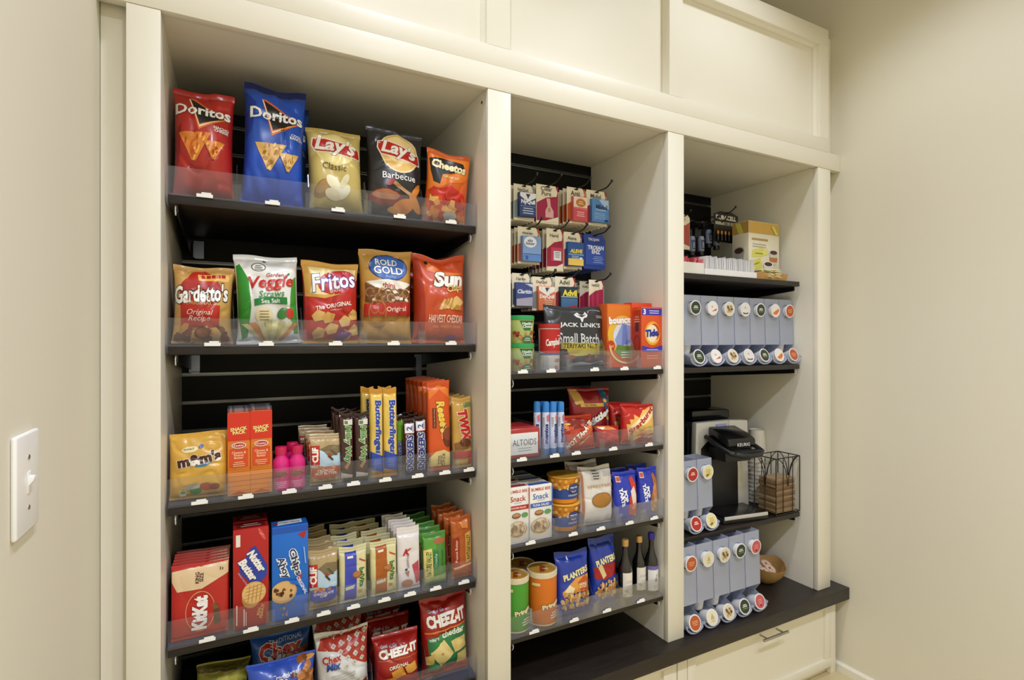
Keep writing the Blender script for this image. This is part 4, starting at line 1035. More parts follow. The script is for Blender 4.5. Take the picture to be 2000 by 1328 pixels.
card(1101, 1136, 454, 526, yc, 'hanging card with blue and yellow pain tablet box', '8a2430', 'Aleve', (.10, .08, .98, .72, '1f5298', .014),
     [R(.02, .02, .98, .30, 'e6c25a'), T('ALEVE', .52, .62, .80, 'f0d23a', sh=.2, b=.05), R(.02, .46, .98, .49, '9fc0e6'), LINES(.45, .40, .6, 2, .07, 'c4d6ee', seed=7), E(.8, .32, .10, .05, 'dfe6f0')], 5, .020,
     'blue and yellow pain tablet card, %s from front on its hook', 'black peg hook carrying the blue and yellow tablet cards')
card(1140, 1182, 458, 526, yc, 'hanging plain royal blue packet with white lettering', '1d3a8a', 'TROJAN', None,
     [P([(.08, .12), (.96, .12), (.96, .70), (.08, .70)], '2a4fae'), T('TROJAN\nENZ', .54, .56, .74, 'dfe6f2', b=.04), LINES(.65, .36, .5, 4, .055, '8fa8de', seed=8)], 6, .022,
     'royal blue packet, %s from front on its hook', 'black peg hook carrying the royal blue packets', plain='1d3a8a')
y3 = 0.150 * D
card(1000, 1037, 534, 600, y3, 'hanging card with dusky violet allergy box beside the stile', '4a5a5a', 'Claritin', (.10, .02, .98, .72, '3a4a86', .014),
     [P([(.02, .3), (.98, .4), (.98, .02), (.02, .02)], 'a9a4b4'), T('Claritin', .5, .62, .84, 'e6e8f0', sh=.25, b=.03), P([(.5, .95), (.98, .95), (.98, .8)], 'c4d2ea')], 3, .022,
     'dusky violet allergy card, %s from front on its hook', 'black peg hook carrying the violet allergy cards', .09 * D)
card(1039, 1080, 541, 607, y3, 'hanging card with orange day cold medicine box', '7d8a8a', 'DayQuil', (.20, .0, .99, .72, 'd8744a', .014),
     [P([(.02, .98), (.98, .98), (.98, .80), (.5, .62), (.02, .82)], 'ece8e0'), P([(.38, .94), (.64, .94), (.5, .75)], '3a3a44'), T('DayQuil', .5, .56, .86, 'f4eee6', b=.04), LINES(.6, .42, .6, 3, .08, 'f0c8a4', seed=9)], 3, .022,
     'orange day cold medicine card, %s from front on its hook', 'black peg hook carrying the orange day medicine cards', .09 * D)
card(1084, 1124, 541, 607, y3, 'hanging card with dark teal pain reliever box and yellow lettering', '8a2430', 'Advil', (.16, .0, .99, .70, '1f3440', .014),
     [T('Advil', .52, .74, .84, 'e8d84a', b=.05), R(.02, .56, .98, .59, 'c9d6e0'), P([(.02, .52), (.98, .52), (.98, .1), (.02, .1)], '3f6a94'), P([(.4, .16), (.95, .24), (.95, .1), (.5, .06)], 'b02430')], 3, .022,
     'dark teal pain reliever card, %s from front on its hook', 'black peg hook carrying the teal pain reliever cards', .09 * D)
card(1150, 1179, 547, 612, y3, 'hanging crimson nail file card nearest the side panel', '9e1240', 'NAILF', None, [R(.18, .02, .3, .6, 'b5264f'), R(.5, .02, .62, .6, 'b5264f')], 2, .05,
     'crimson nail file card, %s from front on its hook', 'black peg hook carrying the crimson nail file cards', .09 * D)

# ------------------------------------------------------------------ first shelf of the middle bay
GF = 'groceries on the shelf below the hanging cards'
z = zsh(1, 0); yy = Y2 + 0.008
def cup(x, y, zz, label, R0, R1, hh, col, lidcol, ops, name='soup_cup', cat='cup', lidh=.012, grp=GF, lidr=1.04):
    r = empty(name, (x, y, zz))
    m = mat('cup_%s' % col, col, .4, var=.03, vscale=20)
    b = MB().lathe([(.0, 0), (R0 * .96, 0), (R0, .002), (R1, hh)], m, 32, cap0=False, cap1=True).build('cup_body', r)
    ml = mat('lid_%s' % lidcol, lidcol, .35, var=.04)
    MB().lathe([(R1 * 1.0, hh), (R1 * lidr, hh + .0005), (R1 * lidr, hh + lidh * .7), (R1 * lidr * .98, hh + lidh), (R1 * .8, hh + lidh), (R1 * .78, hh + lidh * .7), (0, hh + lidh * .7)], ml, 32, cap0=True, cap1=False).build('lid', r)
    print_on(round_surf(R0, R1, hh), ops, b, 'matte', .0004)
    tag(r, label, cat, grp)
    return r
HC = [P([(.30, .97), (.72, .97), (.60, .55), (.42, .55)], '2c6a34'), T('Healthy\nChoice', .52, .78, .30, 'eef2e6', b=.03), BITS(.12, .08, .9, .5, 34, .05, ['b04a2a', 'c98a4a', 'd9653a', '8a3a20', 'e0b27a'], 3, 6, 1.6), E(.5, .18, .14, .14, '3f6a4a'), LINES(.5, .22, .18, 2, .08, 'c9dcc4')]
xh = WX(1017, yy + .04)
hh_ = WZ(672, xh, yy + .01) - z
cup(xh, yy + .037, z, 'green lidded soup bowl, lower of two stacked', .030, .0345, hh_ - .010, 'b9c87a', '2f9a50', HC)
cup(xh, yy + .037, z + hh_ + .0015, 'green lidded soup bowl, upper of two stacked', .030, .0345, hh_ - .010, 'b9c87a', '2f9a50', HC)
xs_ = WX(1073, yy + .035)
CS_ = WZ(632, xs_, yy + .01) - z
cup(xs_, yy + .036, z, 'red and white cream soup cup in front of the jerky bag', .0285, .0305, CS_ - .013, 'dcdad4', 'b51c1c',
    [P([(.0, .46), (.0, .98), (1, .98), (1, .46), (.75, .40), (.5, .38), (.25, .40)], 'b8201c'), T("Campbell's", .50, .66, .54, 'f2ece4', rot=6, sh=.25, b=.03, h=.22), LINES(.66, .83, .20, 1, .05, 'f0d8d0'), R(.0, .37, 1, .41, '3a4a86'), T('CREAMY\nTOMATO', .62, .24, .28, 'a83a34', b=.01), R(.50, .04, .62, .12, 'b07a6a'), R(.16, .02, .3, .34, 'b5b3ae')])
bag('jerky_bag', 'large black jerky bag with white horned skull emblem', 'jerky bag', 1072, 1187, 598, yy + .052, z, .04, '2b2c2e',
    [P([(.46, .86), (.52, .90), (.56, .86), (.62, .86), (.66, .91), (.70, .86), (.68, .82), (.62, .80), (.60, .74), (.58, .74), (.56, .80), (.50, .82)], 'dcdcda'), P([(.50, .87), (.55, .84), (.58, .82), (.60, .82), (.64, .84), (.67, .87), (.62, .85), (.59, .86), (.56, .85)], '2b2c2e'), T("JACK LINK'S", .56, .68, .72, 'e4e4e2', b=.02, h=.09), T('Small Batch', .52, .47, .72, 'c9cac8', sh=.1, b=.015, h=.17),
     R(.20, .30, .88, .40, 'c2b04a'), T('TERIYAKI No.7', .54, .35, .60, '2a2612', b=.02), P([(.3, .30), (.88, .30), (.88, .22), (.34, .18)], 'b5a544'), BITS(.3, .13, .85, .2, 8, .06, ['6b3a34', '8a5048'], 3, 6, .6), P([(.30, .06), (.55, .10), (.75, .08), (.93, .13), (.96, .09), (.86, .10), (.7, .05), (.4, .03)], 'a5a6a4'),
     RING(.82, .90, .12, .04, .12, 'b9bab8', 20, 200), LINES(.9, .84, .12, 2, .025, 'b9bab8', seed=2)], GF, 81, 5, 1, p=5, full=.35, waist=.02, vt=.05)
x0, x1 = WX(1186, yy + .052), WX(1234, yy + .052)
carton('dryer_sheet_box', 'orange dryer sheet box with round white logo lettering', 'box', x0, x1, yy + .052, .045, z, WZ(594, (x0 + x1) / 2, yy + .052), 'd9611c',
    [R(.02, .62, .98, .98, 'df7a22'), E(.62, .52, .60, .30, 'e8b83c'), E(.70, .50, .46, .22, 'd9dde8'), P([(.30, .44), (.60, .70), (.96, .66), (.98, .40), (.40, .32)], '8f9fd0'), P([(.62, .68), (.78, .68), (.84, .36), (.58, .36)], '6f80bf'), P([(.40, .36), (.98, .34), (.98, .18), (.62, .14), (.30, .26)], '6a8a3a'), E(.14, .34, .16, .09, 'c8401a'),
     T('bounce', .50, .75, .90, 'f4f0ea', rot=4, b=.07, o='c42a1e', ow=.03, h=.12), RING(.80, .33, .72, .27, .10, 'e9c88a', 180, 270), LINES(.7, .24, .4, 3, .04, 'dfe6c8', seed=3), T('2in1', .14, .34, .18, 'f2dcb4', b=.02), R(.02, .01, .98, .06, 'c8481c')], GF)
x0, x1 = WX(1253, yy + .002), WX(1293, yy + .002)
carton('detergent_box', 'narrow orange detergent box with round bullseye logo', 'box', x0, x1, yy + .002, .04, z, WZ(600, (x0 + x1) / 2, yy), 'd4501c',
    [R(.02, .87, .98, .98, '3a35a8'), T('3', .14, .925, .12, 'f2f0f6', b=.04), LINES(.6, .94, .66, 2, .035, 'cfd0f0', seed=4), E(.52, .57, .38, .20, 'e89a2a'), E(.52, .57, .32, .165, 'f0cf5a'), E(.60, .59, .27, .14, 'b8421a'), E(.50, .57, .27, .14, 'f0dcc0'), T('Tide', .48, .575, .64, '25368e', rot=4, sh=.1, b=.07, o='f2f0ea', ow=.02), P([(.02, .37), (.5, .32), (.98, .37), (.98, .27), (.5, .26), (.02, .27)], '3a35a8'), LINES(.5, .30, .8, 1, .03, 'cfd0f0'), LINES(.5, .20, .6, 2, .04, 'e8a07a', seed=5)], GF,
    left=[R(.1, .05, .9, .95, 'b5341a'), R(.3, .6, .7, .75, '5a1a10'), LINES(.5, .84, .6, 3, .04, 'e0a890'), RING(.5, .4, .3, .14, .12, '8a2414')])
put(carton('detergent_box', 'orange detergent box with slanted top behind the bullseye one', 'box', x0 - .003, x1 - .004, yy + .05, .04, z, WZ(592, (x0 + x1) / 2, yy + .05), 'd4451c', [LINES(.5, .9, .6, 2, .03, 'f0d0c0')], GF), (x0 + x1) / 2 - .001, yy + .066, z)

# ------------------------------------------------------------------ second shelf: mints and fruit candy
GI = 'mints and fruit candy in the middle bay'
z = zsh(1, 1)
x0, x1 = WX(990, yy), WX(1056, yy)
zt = WZ(836, (x0 + x1) / 2, yy)
def tin(y, label):
    W, Hh = x1 - x0, zt - z
    r = empty('mint_tin', ((x0 + x1) / 2, y, z))
    m = mat('tin_red', 'a8302e', .3, var=.05, coat=.3)
    b = MB().box(-W / 2, W / 2, -.010, .010, 0, Hh, m).build('tin_body', r, .006, 3)
    print_on(flat(W, Hh, (-W / 2, -.010, 0), (1, 0, 0), (0, 0, 1), (0, -1, 0)), [R(.12, .14, .92, .84, 'e4e6e4'), T('ALTOIDS', .52, .53, .70, '5a4a4a', b=.0, h=.20), LINES(.52, .34, .4, 2, .08, 'a9b4b8', seed=2), R(.09, .12, .115, .86, 'f0ece4')], b, 'gloss', .0003)
    tag(r, label, 'mint tin', 'red mint tins')
    return r
t0 = tin(yy + .011, 'red mint tin with white label, front of its row')
behind(t0, 4, .0215, nth('red mint tin, %s from front in its row'))
M_MB, M_MW = mat('roll_blue', '2a7ac4', .25, var=.1, vscale=30, coat=.4), mat('roll_white', 'cfd6ee', .3, var=.06, vscale=30, coat=.3)
def roll(px, y, rot, label):
    x = WX(px, y); R_ = .0098; Hh = WZ(784, x, y) - z
    r = empty('mint_roll', (x, y, z), rot)
    MB().lathe([(0, 0), (R_ * .8, 0), (R_, .004), (R_, Hh * .12)], M_MB, 20, cap1=False).build('bottom_wrap', r)
    b = MB().lathe([(R_, Hh * .12), (R_, Hh * .80)], M_MW, 20, cap0=False, cap1=False).build('sleeve', r)
    MB().lathe([(R_, Hh * .80), (R_, Hh * .965), (R_ * .8, Hh), (R_ * .5, Hh * .985), (0, Hh * .98)], M_MB, 20, cap0=False).build('top_wrap', r)
    print_on(round_surf(R_, R_, Hh * .8), [T('mentos', .5, .50, .46, '27357e', rot=90, b=.05, h=.36), R(.14, .62, .34, .92, 'e6e4ea'), [R(.15, .65 + .025 * k, .33, .66 + .025 * k, '6a6a7a') for k in range(10)], P([(.5, .92), (.7, .96), (.75, .80), (.55, .78)], 'c86a7a'), E(.62, .22, .1, .05, '8fb0e0')], b, 'gloss', .0003)
    tag(r, label, 'mint roll', 'blue mint rolls')
for i, (px, dy, a, lb) in enumerate(((1049, .03, -.5, 'leftmost and set back'), (1061, .046, .6, 'behind the two left front ones'), (1066, .018, -.3, 'left of the front row'), (1080, .016, .2, 'middle of the front row'), (1095, .017, -.1, 'rightmost in front beside the cinnamon candy'), (1088, .05, .5, 'behind the middle front one'))):
    roll(px, yy + dy, a, 'blue and white mint roll, ' + lb)
bag('candy_bag', 'orange red cinnamon candy bag with slanted white lettering', 'candy bag', 1105, 1172, 812, yy, z, .045, 'b8381c',
    [P([(.02, .80), (.5, .92), (.95, .84), (.6, .62), (.02, .60)], '7c2216'), E(.16, .76, .10, .03, 'e8b04a'), P([(.02, .12), (.95, .78), (.95, .52), (.02, .02)], 'cf5a2c'), T('HOT TAMALES', .50, .44, .98, 'f2ead8', rot=34, b=.04, o='5a2a14', ow=.04, h=.16), P([(.45, .17), (.48, .14), (.80, .37), (.77, .40)], 'd9b08a'), BITS(.1, .55, .8, .7, 8, .08, ['c9481e', '9a2414', 'e07a3a'], 3, 6, .7)], GI, 82, 10, -2)
bag('candy_bag', 'dark red fruit candy bag set back with rainbow edge', 'candy bag', 1118, 1200, 757, yy + .056, z, .045, '8a1216',
    [P([(.0, .95), (.2, .97), (.3, .72), (.1, .70)], 'c9a050'), R(.2, .66, .8, .72, 'c9a24a'), T('ORIGINAL', .45, .69, .3, '3a1a10', b=.01), P([(.70, .97), (.84, .97), (.98, .62), (.96, .2), (.84, .6)], '2a5a8a'), BITS(.78, .2, .97, .9, 18, .05, ['2a7a4a', '6a3a8a', 'd9b23a', 'c8481e', '2a5a9a'], 6, 8, .8), T('skittles', .60, .46, .72, 'f2efe8', rot=26, b=.06, o='5a0c10', ow=.03, h=.13)], GI, 83, 4, 2)
bag('candy_bag', 'crimson fruit candy bag standing in front of the rainbow edged one', 'candy bag', 1165, 1216, 832, yy + .012, z, .03, 'b01c1e', [P([(.0, .95), (.6, .99), (.9, .8), (.3, .78)], 'd98a4a'), P([(.1, .9), (.4, .93), (.3, .8)], 'e8e2d4'), P([(.5, .70), (.9, .6), (.95, .3), (.4, .4)], 'c2342e')], GI, 84, 8, 4, wr=1.6)
b = bag('candy_bag', 'bright red fruit chew bag with yellow burst, at right', 'candy bag', 1222, 1287, 790, yy - .002, z, .05, 'bf1d16',
    [P([(.10, .28), (.06, .50), (.16, .50), (.14, .62), (.26, .62), (.28, .74), (.44, .66), (.60, .84), (.80, .92), (.95, .94), (.95, .30), (.66, .20), (.40, .16), (.30, .06), (.14, .10)], 'e8b45a'), P([(.14, .44), (.40, .62), (.94, .93), (.94, .70), (.40, .40)], 'f0dcae'), T('Starburst', .52, .60, .98, 'b0281c', rot=36, b=.05, o='f4e6c0', ow=.03, h=.14), BITS(.3, .22, .8, .42, 10, .09, ['d9902e', 'e2a83e', 'd0605a', 'c9b84a'], 4, 6, .7), R(.56, .14, .95, .24, '9a1a14'), T('Original', .74, .19, .34, 'f2e2d4', b=.02)], GI, 85, 4, 3)
behind(b, 1, .06, 'bright red fruit chew bag behind the yellow burst one', dx=.002)

# ------------------------------------------------------------------ third shelf: boxes, cups and pastries
GJ = 'pantry items in the middle bay'
z = zsh(1, 2)
def snackbox(px0, px1, pt, main, txt, label):
    x0, x1 = WX(px0, yy), WX(px1, yy)
    return carton('snack_box', label, 'snack box', x0, x1, yy, .055, z, WZ(pt, (x0 + x1) / 2, yy), 'e9e6de',
        [T('BUMBLE BEE', .50, .93, .84, 'c44a3a', b=.02), T('Snack', .50, .80, .70, main, b=.01), LINES(.5, .725, .5, 1, .02, '9a9690'), R(.04, .60, .98, .68, main), T(txt, .5, .64, .72, 'f0eee8', b=.02), E(.42, .50, .20, .05, '7a5a3a'), E(.42, .51, .16, .03, 'b98a5a'), E(.80, .50, .15, .045, '5f9a5a'), E(.48, .26, .42, .14, 'b98a52'), E(.48, .27, .39, .12, 'e2cfae'), BITS(.2, .18, .76, .36, 26, .06, ['c9a880', 'f0e4cc', 'a8744a', 'd8bf98', '8a9a5a'], 5, 6, .7), P([(.94, .98), (1, .98), (1, .02), (.98, .5)], main)], 'white salad kit boxes',
        left=[R(.05, .05, .95, .95, main)], top=[R(.05, .1, .95, .4, main), LINES(.5, .7, .7, 2, .2, '8a8680')])
s1 = snackbox(990, 1033, 952, 'b5281f', 'CHICKEN SALAD', 'white salad kit box with red stripe beside the stile')
s2 = snackbox(1034, 1078, 947, '3f62b4', 'TUNA SALAD', 'white salad kit box with blue stripe')
behind(s1, 2, .0565, lambda k: 'white salad kit box %s behind the red striped one' % ('next', 'two places')[k - 1])
behind(s2, 2, .0565, lambda k: 'white salad kit box %s behind the blue striped one' % ('next', 'two places')[k - 1])
MC = [R(.0, .02, 1, .18, 'd98a24'), R(0, .18, 1, .58, '2c4a94'), BITS(.02, .58, .98, .9, 46, .045, ['d9922e', 'e8b04a', 'b8701e', 'f0c878'], 8, 6, 1.6), E(.55, .60, .13, .20, '2a3a78'), E(.55, .60, .11, .17, '3f4a88'), T('easy mac', .55, .63, .18, 'f2eee4', b=.03), RING(.55, .53, .07, .08, .4, 'e8b84a', 200, 340), T('ORIGINAL', .55, .34, .26, 'c4d4ee', b=.02)]
xm = WX(1106, yy + .035); R1 = (WX(1136, yy + .035) - WX(1078, yy + .035)) / 2 * .93
hm = (WZ(931, xm, yy + .01) - z) / 2 - .004
def mac(dz, label, hs):
    return cup(xm, yy + R1 + .004, z + dz, label, R1 * .80, R1 * .97, hs, 'd98a24', 'e0a83c', MC, 'pasta_cup', 'cup', .003, GJ, 1.06)
mac(0, 'blue and yellow macaroni cup, lower of two stacked', hm)
mac(hm + .0045, 'blue and yellow macaroni cup, upper of two stacked', hm)
b = bag('cookie_bag', 'white cookie bag with brown oval and grey paper tag', 'cookie bag', 1140, 1203, 912, yy + .006, z, .05, 'dcd6cc',
    [R(.30, .78, .62, .965, 'c4c0b8'), LINES(.46, .94, .22, 4, .045, '5a5650', .5), LINES(.80, .90, .28, 4, .022, 'a8a49c', seed=3), [R(.16 + .09 * k, .66, .22 + .09 * k, .70, 'c9a890') for k in range(9)], E(.58, .44, .32, .125, '8a5c28'), E(.58, .44, .30, .115, 'a8742f'), P([(.02, .02), (.06, .02), (.06, .97), (.02, .97)], 'c08a6a')], GJ, 86, 3, 1, p=5, full=.3, waist=.02)
behind(b, 1, .06, 'white cookie bag hidden behind the one with a paper tag', dx=-.004, sc=1.02)
def tart(px0, px1, pt, label, seed, cols):
    return bag('pastry_pack', label, 'pastry pack', px0, px1, pt, yy - .001, z, .03, '2638b0',
        [R(.04, .80, .24, .92, 'e2c4b4'), R(.06, .82, .22, .90, 'c85a4a'), T('POP\nTARTS', .34, .50, .38, 'f2f2f6', rot=-80, b=.06, o='1a2270', ow=.03, h=.34), P([(.62, .85), (.74, .90), (.95, .70), (.96, .20), (.80, .08), (.55, .20), (.58, .45), (.70, .60)], cols[0]), P([(.64, .60), (.80, .70), (.92, .50), (.90, .30), (.72, .34)], cols[1]), BITS(.62, .12, .92, .36, 8, .09, cols[2:], seed, 6, .7), LINES(.2, .16, .2, 2, .03, 'a8b4e6', seed=seed)], GJ, seed, 4, 2, p=5, full=.3, vt=.07, seal=wrap('2a3cb8', .25))
t = tart(1204, 1249, 922, 'blue toaster pastry pack with strawberry picture', 87, ['c83a2c', 'e8d8c4', 'c83a2c', 'e08a6a'])
behind(t, 1, .045, 'blue toaster pastry pack behind the strawberry one')
t = tart(1251, 1289, 914, 'blue toaster pastry pack with brown cinnamon picture', 88, ['a8683a', 'c98a54', 'b87a44', 'd8a878'])
behind(t, 1, .045, 'blue toaster pastry pack behind the cinnamon one')

# ------------------------------------------------------------------ bottom shelf: cans, nuts, wine
GK = 'cans, nuts and wine on the bottom shelf of the middle bay'
z = zsh(1, 3)
def can(px, pw, pt, dy, col, label, txt):
    y = yy + dy; x = WX(px, y)
    R_ = (WX(px + pw / 2, y) - WX(px - pw / 2, y)) / 2 * .90
    Hh = WZ(pt, x, y) - z
    r = empty('chip_can', (x, y, z))
    m = mat('can_%s' % col, col, .38, var=.04, vscale=15)
    b = MB().lathe([(0, 0), (R_ * .97, 0), (R_, .003), (R_, Hh - .012)], m, 36, cap0=False, cap1=True).build('can_body', r)
    ml = mat('can_lid', 'dfcfae', .3, var=.08, vscale=20)
    l = MB().lathe([(R_ * 1.03, Hh - .014), (R_ * 1.03, Hh - .001), (R_ * .99, Hh), (R_ * .95, Hh), (R_ * .93, Hh - .003), (0, Hh - .003)], ml, 36, cap0=False, cap1=False).build('plastic_lid', r)
    print_on(flat(2 * R_, 2 * R_, (-R_, -R_, Hh - .003), (1, 0, 0), (0, 1, 0), (0, 0, 1)), [E(.5, .5, .44, .44, 'cf9a3e'), P([(.30, .30), (.46, .24), (.70, .62), (.56, .74)], 'a8481e'), P([(.5, .5), (.72, .44), (.62, .3)], 'e6d6b4')], l, 'gloss', .0002, ('foil_print', 'lettering'))
    print_on(round_surf(R_, R_, Hh - .013), [T('Pringles', .60, .42, .52, 'f0e0b0', rot=10, b=.05, o='3a2412', ow=.05, h=.13), P([(.66, .34), (.86, .36), (.76, .29)], 'e8c8a0'), R(.02, .06, .12, .34, 'dcdcd6'), LINES(.66, .26, .3, 3, .05, 'f2ecd8', .5), R(.12, .84, .3, .9, 'e8c890'), R(0, .02, 1, .05, 'd8c8a0')], b, 'gloss', .0004)
    tag(r, label, 'chip can', GK)
can(1058, 56, 1108, .037, 'd9741c', 'orange chip can beside the stile', 'CHEDDAR')
can(1006, 52, 1120, .035, '4a9a30', 'green chip can half hidden by the stile', 'SOUR CREAM')
can(1018, 52, 1098, .115, '8a3a1c', 'chip can in shadow behind the orange and green ones', 'BBQ')
def peanuts(px0, px1, pt, dy, mid, label, seed, extra):
    return bag('peanut_bag', label, 'peanut bag', px0, px1, pt, yy + dy, z, .042, '1f3aa0',
        [T('PLANTERS', .54, .66, .82, 'ece0a0', rot=10, b=.05, o='1a1f4a', ow=.03, h=.10)] + mid + [BITS(.08, .12, .92, .36, 70, .055, ['c99a5a', 'e0bc84', 'a8743a', 'd8ae70', 'b8854a'], seed, 6, .75)] + extra, GK, seed, 5, 1, vt=.10, p=4, full=.4)
peanuts(1094, 1159, 1080, .004, [P([(.10, .40), (.30, .50), (.50, .60), (.95, .62), (.95, .38), (.1, .34)], 'd9983e'), P([(.55, .52), (.80, .62), (.95, .54), (.92, .36), (.64, .36)], 'b8541e'), T('HONEY\nROAST', .74, .46, .30, 'f2dfae', b=.03), P([(.14, .40), (.3, .50), (.45, .44), (.4, .36)], 'ead8a8')], 'blue honey peanut bag with wavy top', 91, [P([(.3, .88), (.36, .9), (.33, .95)], 'e8e8ee')])
b = peanuts(1161, 1212, 1052, .012, [P([(.05, .58), (.95, .62), (.95, .44), (.4, .38), (.05, .42)], 'a01a1c'), P([(.18, .58), (.36, .62), (.5, .44), (.36, .40)], 'd8c48a')], 'taller blue peanut bag with red band beside the wine', 92, [])
M_GLASS = mat('wine_glass', '0b0a0a', .06, var=0.0, spec=.7, coat=.6)
M_WINE = mat('wine_red', '4a0d10', .12, var=.05, spec=.6)
def wine(px, pt, dy, capcol, lab, label, caplabel):
    y = yy + dy; x = WX(px, y); Hh = WZ(pt, x, y) - z; R_ = .0205
    r = empty('wine_bottle', (x, y, z))
    g = MB().lathe([(0, .002), (R_ * .9, 0), (R_, .004), (R_, Hh * .52), (R_ * .92, Hh * .57), (R_ * .55, Hh * .68), (R_ * .40, Hh * .76), (R_ * .38, Hh * .905)], M_GLASS, 32, cap0=False).build('glass_bottle', r)
    mc = mat('cap_%s' % capcol, capcol, .35, metal=.4, var=.05)
    MB().lathe([(R_ * .50, Hh * .895), (R_ * .50, Hh * .985), (R_ * .44, Hh), (0, Hh)], mc, 24, cap0=True, cap1=False).build('screw_cap', r)
    print_on(round_surf(R_, R_, Hh * .52), lab, g, 'matte', .0004, ('paper_label', 'lettering'))
    tag(r, label, 'wine bottle', 'small wine bottles')
LA = [R(.18, .18, .88, .93, 'e6dfd4'), T('Cavit', .52, .66, .36, 'b0a4a0', sh=.3, b=-.005), LINES(.53, .50, .4, 3, .06, 'b9b0a8', seed=3), BITS(.3, .26, .76, .40, 12, .05, ['b8c0a4', 'c9c4b4', 'a8b09a'], 3, 6, .8), R(.18, .18, .88, .20, 'c9a88a')]
wine(1221, 1053, .018, 'c9a05a', LA, 'small dark wine bottle with gold cap beside the peanut bags', 0)
wine(1248, 1046, .034, 'c9a05a', LA, 'small dark wine bottle with gold cap, middle of three', 0)
wine(1272, 1040, .018, '3a2f96', [R(.12, .14, .92, .92, 'e6e4e2'), R(.12, .80, .92, .92, '6a62a8'), P([(.48, .40), (.56, .46), (.52, .56), (.60, .66), (.54, .64), (.50, .54), (.46, .48)], '3a3f5a'), LINES(.52, .30, .4, 2, .06, 'a8a6b4', seed=4)], 'small dark wine bottle with blue cap nearest the side panel', 0)

# ------------------------------------------------------------------ coffee bay: top shelf
DB3 = BAYS[2][2]
z = zsh(2, 0)
zb3 = H + Z3[0] * D
# hanging goods at the back
def battery_pack():
    y = .20 * D; x0, x1 = WX(1394, y), WX(1441, y); W = x1 - x0; xc = (x0 + x1) / 2
    zt, zb = WZ(414, xc, y), WZ(474, xc, y); Hh = zt - zb
    r = empty('battery_pack', (xc, y, zb))
    m = mat('card_17140f', '17140f', .4, var=.05)
    b = MB().prism([(-W / 2, 0), (W / 2, 0), (W / 2, Hh * .9), (W / 4, Hh), (-W / 4, Hh), (-W / 2, Hh * .9)], -.0005, .0005, m).build('backing_card', r)
    print_on(flat(W, Hh, (-W / 2, -.0005, 0), (1, 0, 0), (0, 0, 1), (0, -1, 0)), [T('DURACELL', .5, .80, .84, 'ece6da', b=.04), R(.06, .56, .94, .66, 'b9ae9a'), T('AA 10', .56, .61, .3, '2a2218', b=.03), E(.5, .95, .1, .02, '040404')], b, 'matte', .0003)
    for k in range(6):
        xk = -W * .38 + W * .152 * k
        c = empty('battery'); c.parent = r; c.location = (xk, -.006, Hh * .04)
        MB().lathe([(.0, 0), (.0052, 0), (.0052, .024)], mat('battery_black', '100e0c', .3), 14, cap1=False).build('casing', c)
        MB().lathe([(.0052, .024), (.0052, .036), (.002, .0365), (.002, .038), (0, .038)], mat('battery_copper', 'b8803c', .3, metal=.7), 14, cap0=False).build('copper_end', c)
    tag(r, 'black battery pack with copper topped cells hanging in the coffee bay', 'battery pack')
    peg(xc, zt - .006, y - .045, 'black peg hook carrying the battery pack', DB3)
battery_pack()
M_BLK = mat('tube_black', '15151a', .3, var=.05)
def travel(px, pt, pb, y, label):
    x = WX(px, y); zt, zb = WZ(pt, x, y), WZ(pb, x, y); Hh = zt - zb
    r = empty('travel_bottle', (x, y, zb))
    MB().lathe([(0, 0), (.0105, 0), (.0115, .003), (.0115, Hh * .22), (.0105, Hh * .23)], M_BLK, 20, cap0=False).build('flip_cap', r)
    b = MB().lathe([(.0105, Hh * .23), (.0125, Hh * .27), (.0125, Hh * .85), (.010, Hh), (0, Hh)], mat('tube_grey', '8c95ac', .35, var=.05), 20, cap0=True, cap1=False).build('bottle', r)
    print_on(round_surf(.0125, .0125, Hh * .55, Hh * .28), [P([(.2, .95), (.8, .95), (.7, .1), (.3, .1)], '3a4468'), LINES(.5, .7, .3, 4, .14, 'cfd4e2', seed=3)], b, 'gloss', .0003)
    MB().box(-.016, .016, .0135, .0145, Hh * .2, Hh * 1.45, mat('card_20242e', '20242e', .5)).build('hang_card', r)
    tag(r, label, 'travel bottle', 'small hanging travel bottles')
    return r, x, zb + Hh * 1.4
for px, pt, pb, y, lb, hk in ((1351, 462, 500, .20 * D, 'small grey travel bottle, leftmost of the hanging four', 'first'), (1369, 462, 500, .21 * D, 'small grey travel bottle, second of the hanging four', 'second'),
                          (1384, 449, 484, .23 * D, 'small grey travel bottle, third of the hanging four', 'third'), (1399, 452, 488, .22 * D, 'small grey travel bottle beside the battery pack', 'fourth')):
    r, x, zt = travel(px, pt, pb, y, lb)
    peg(x, zt, y - .05, 'black peg hook, %s from left over the travel bottles' % hk, DB3)
yk = .17 * D
x0, x1 = WX(1326, yk), WX(1347, yk)
r = empty('hanging_card', ((x0 + x1) / 2, yk, WZ(486, x0, yk)))
zt = WZ(418, x0, yk) - r.location.z
c = MB().prism([(-(x1 - x0) / 2, 0), ((x1 - x0) / 2, 0), ((x1 - x0) / 2, zt - .01), ((x1 - x0) / 2 - .01, zt), (-(x1 - x0) / 2, zt)], -.0004, .0004, mat('card_' + CREAM, CREAM, .5)).build('backing_card', r)
print_on(flat(x1 - x0, zt, (-(x1 - x0) / 2, -.0004, 0), (1, 0, 0), (0, 0, 1), (0, -1, 0)), [P([(.02, .20), (.98, .1), (.98, .8), (.6, .7), (.02, .7)], 'b0483c'), E(.4, .86, .2, .05, 'c9a890')], c, 'matte', .0003)
tag(r, 'hanging red and cream card half hidden by the stile in the coffee bay', 'hanging card')
peg(r.location.x, r.location.z + zt - .006, yk - .03, 'black peg hook carrying the red and cream card', DB3)

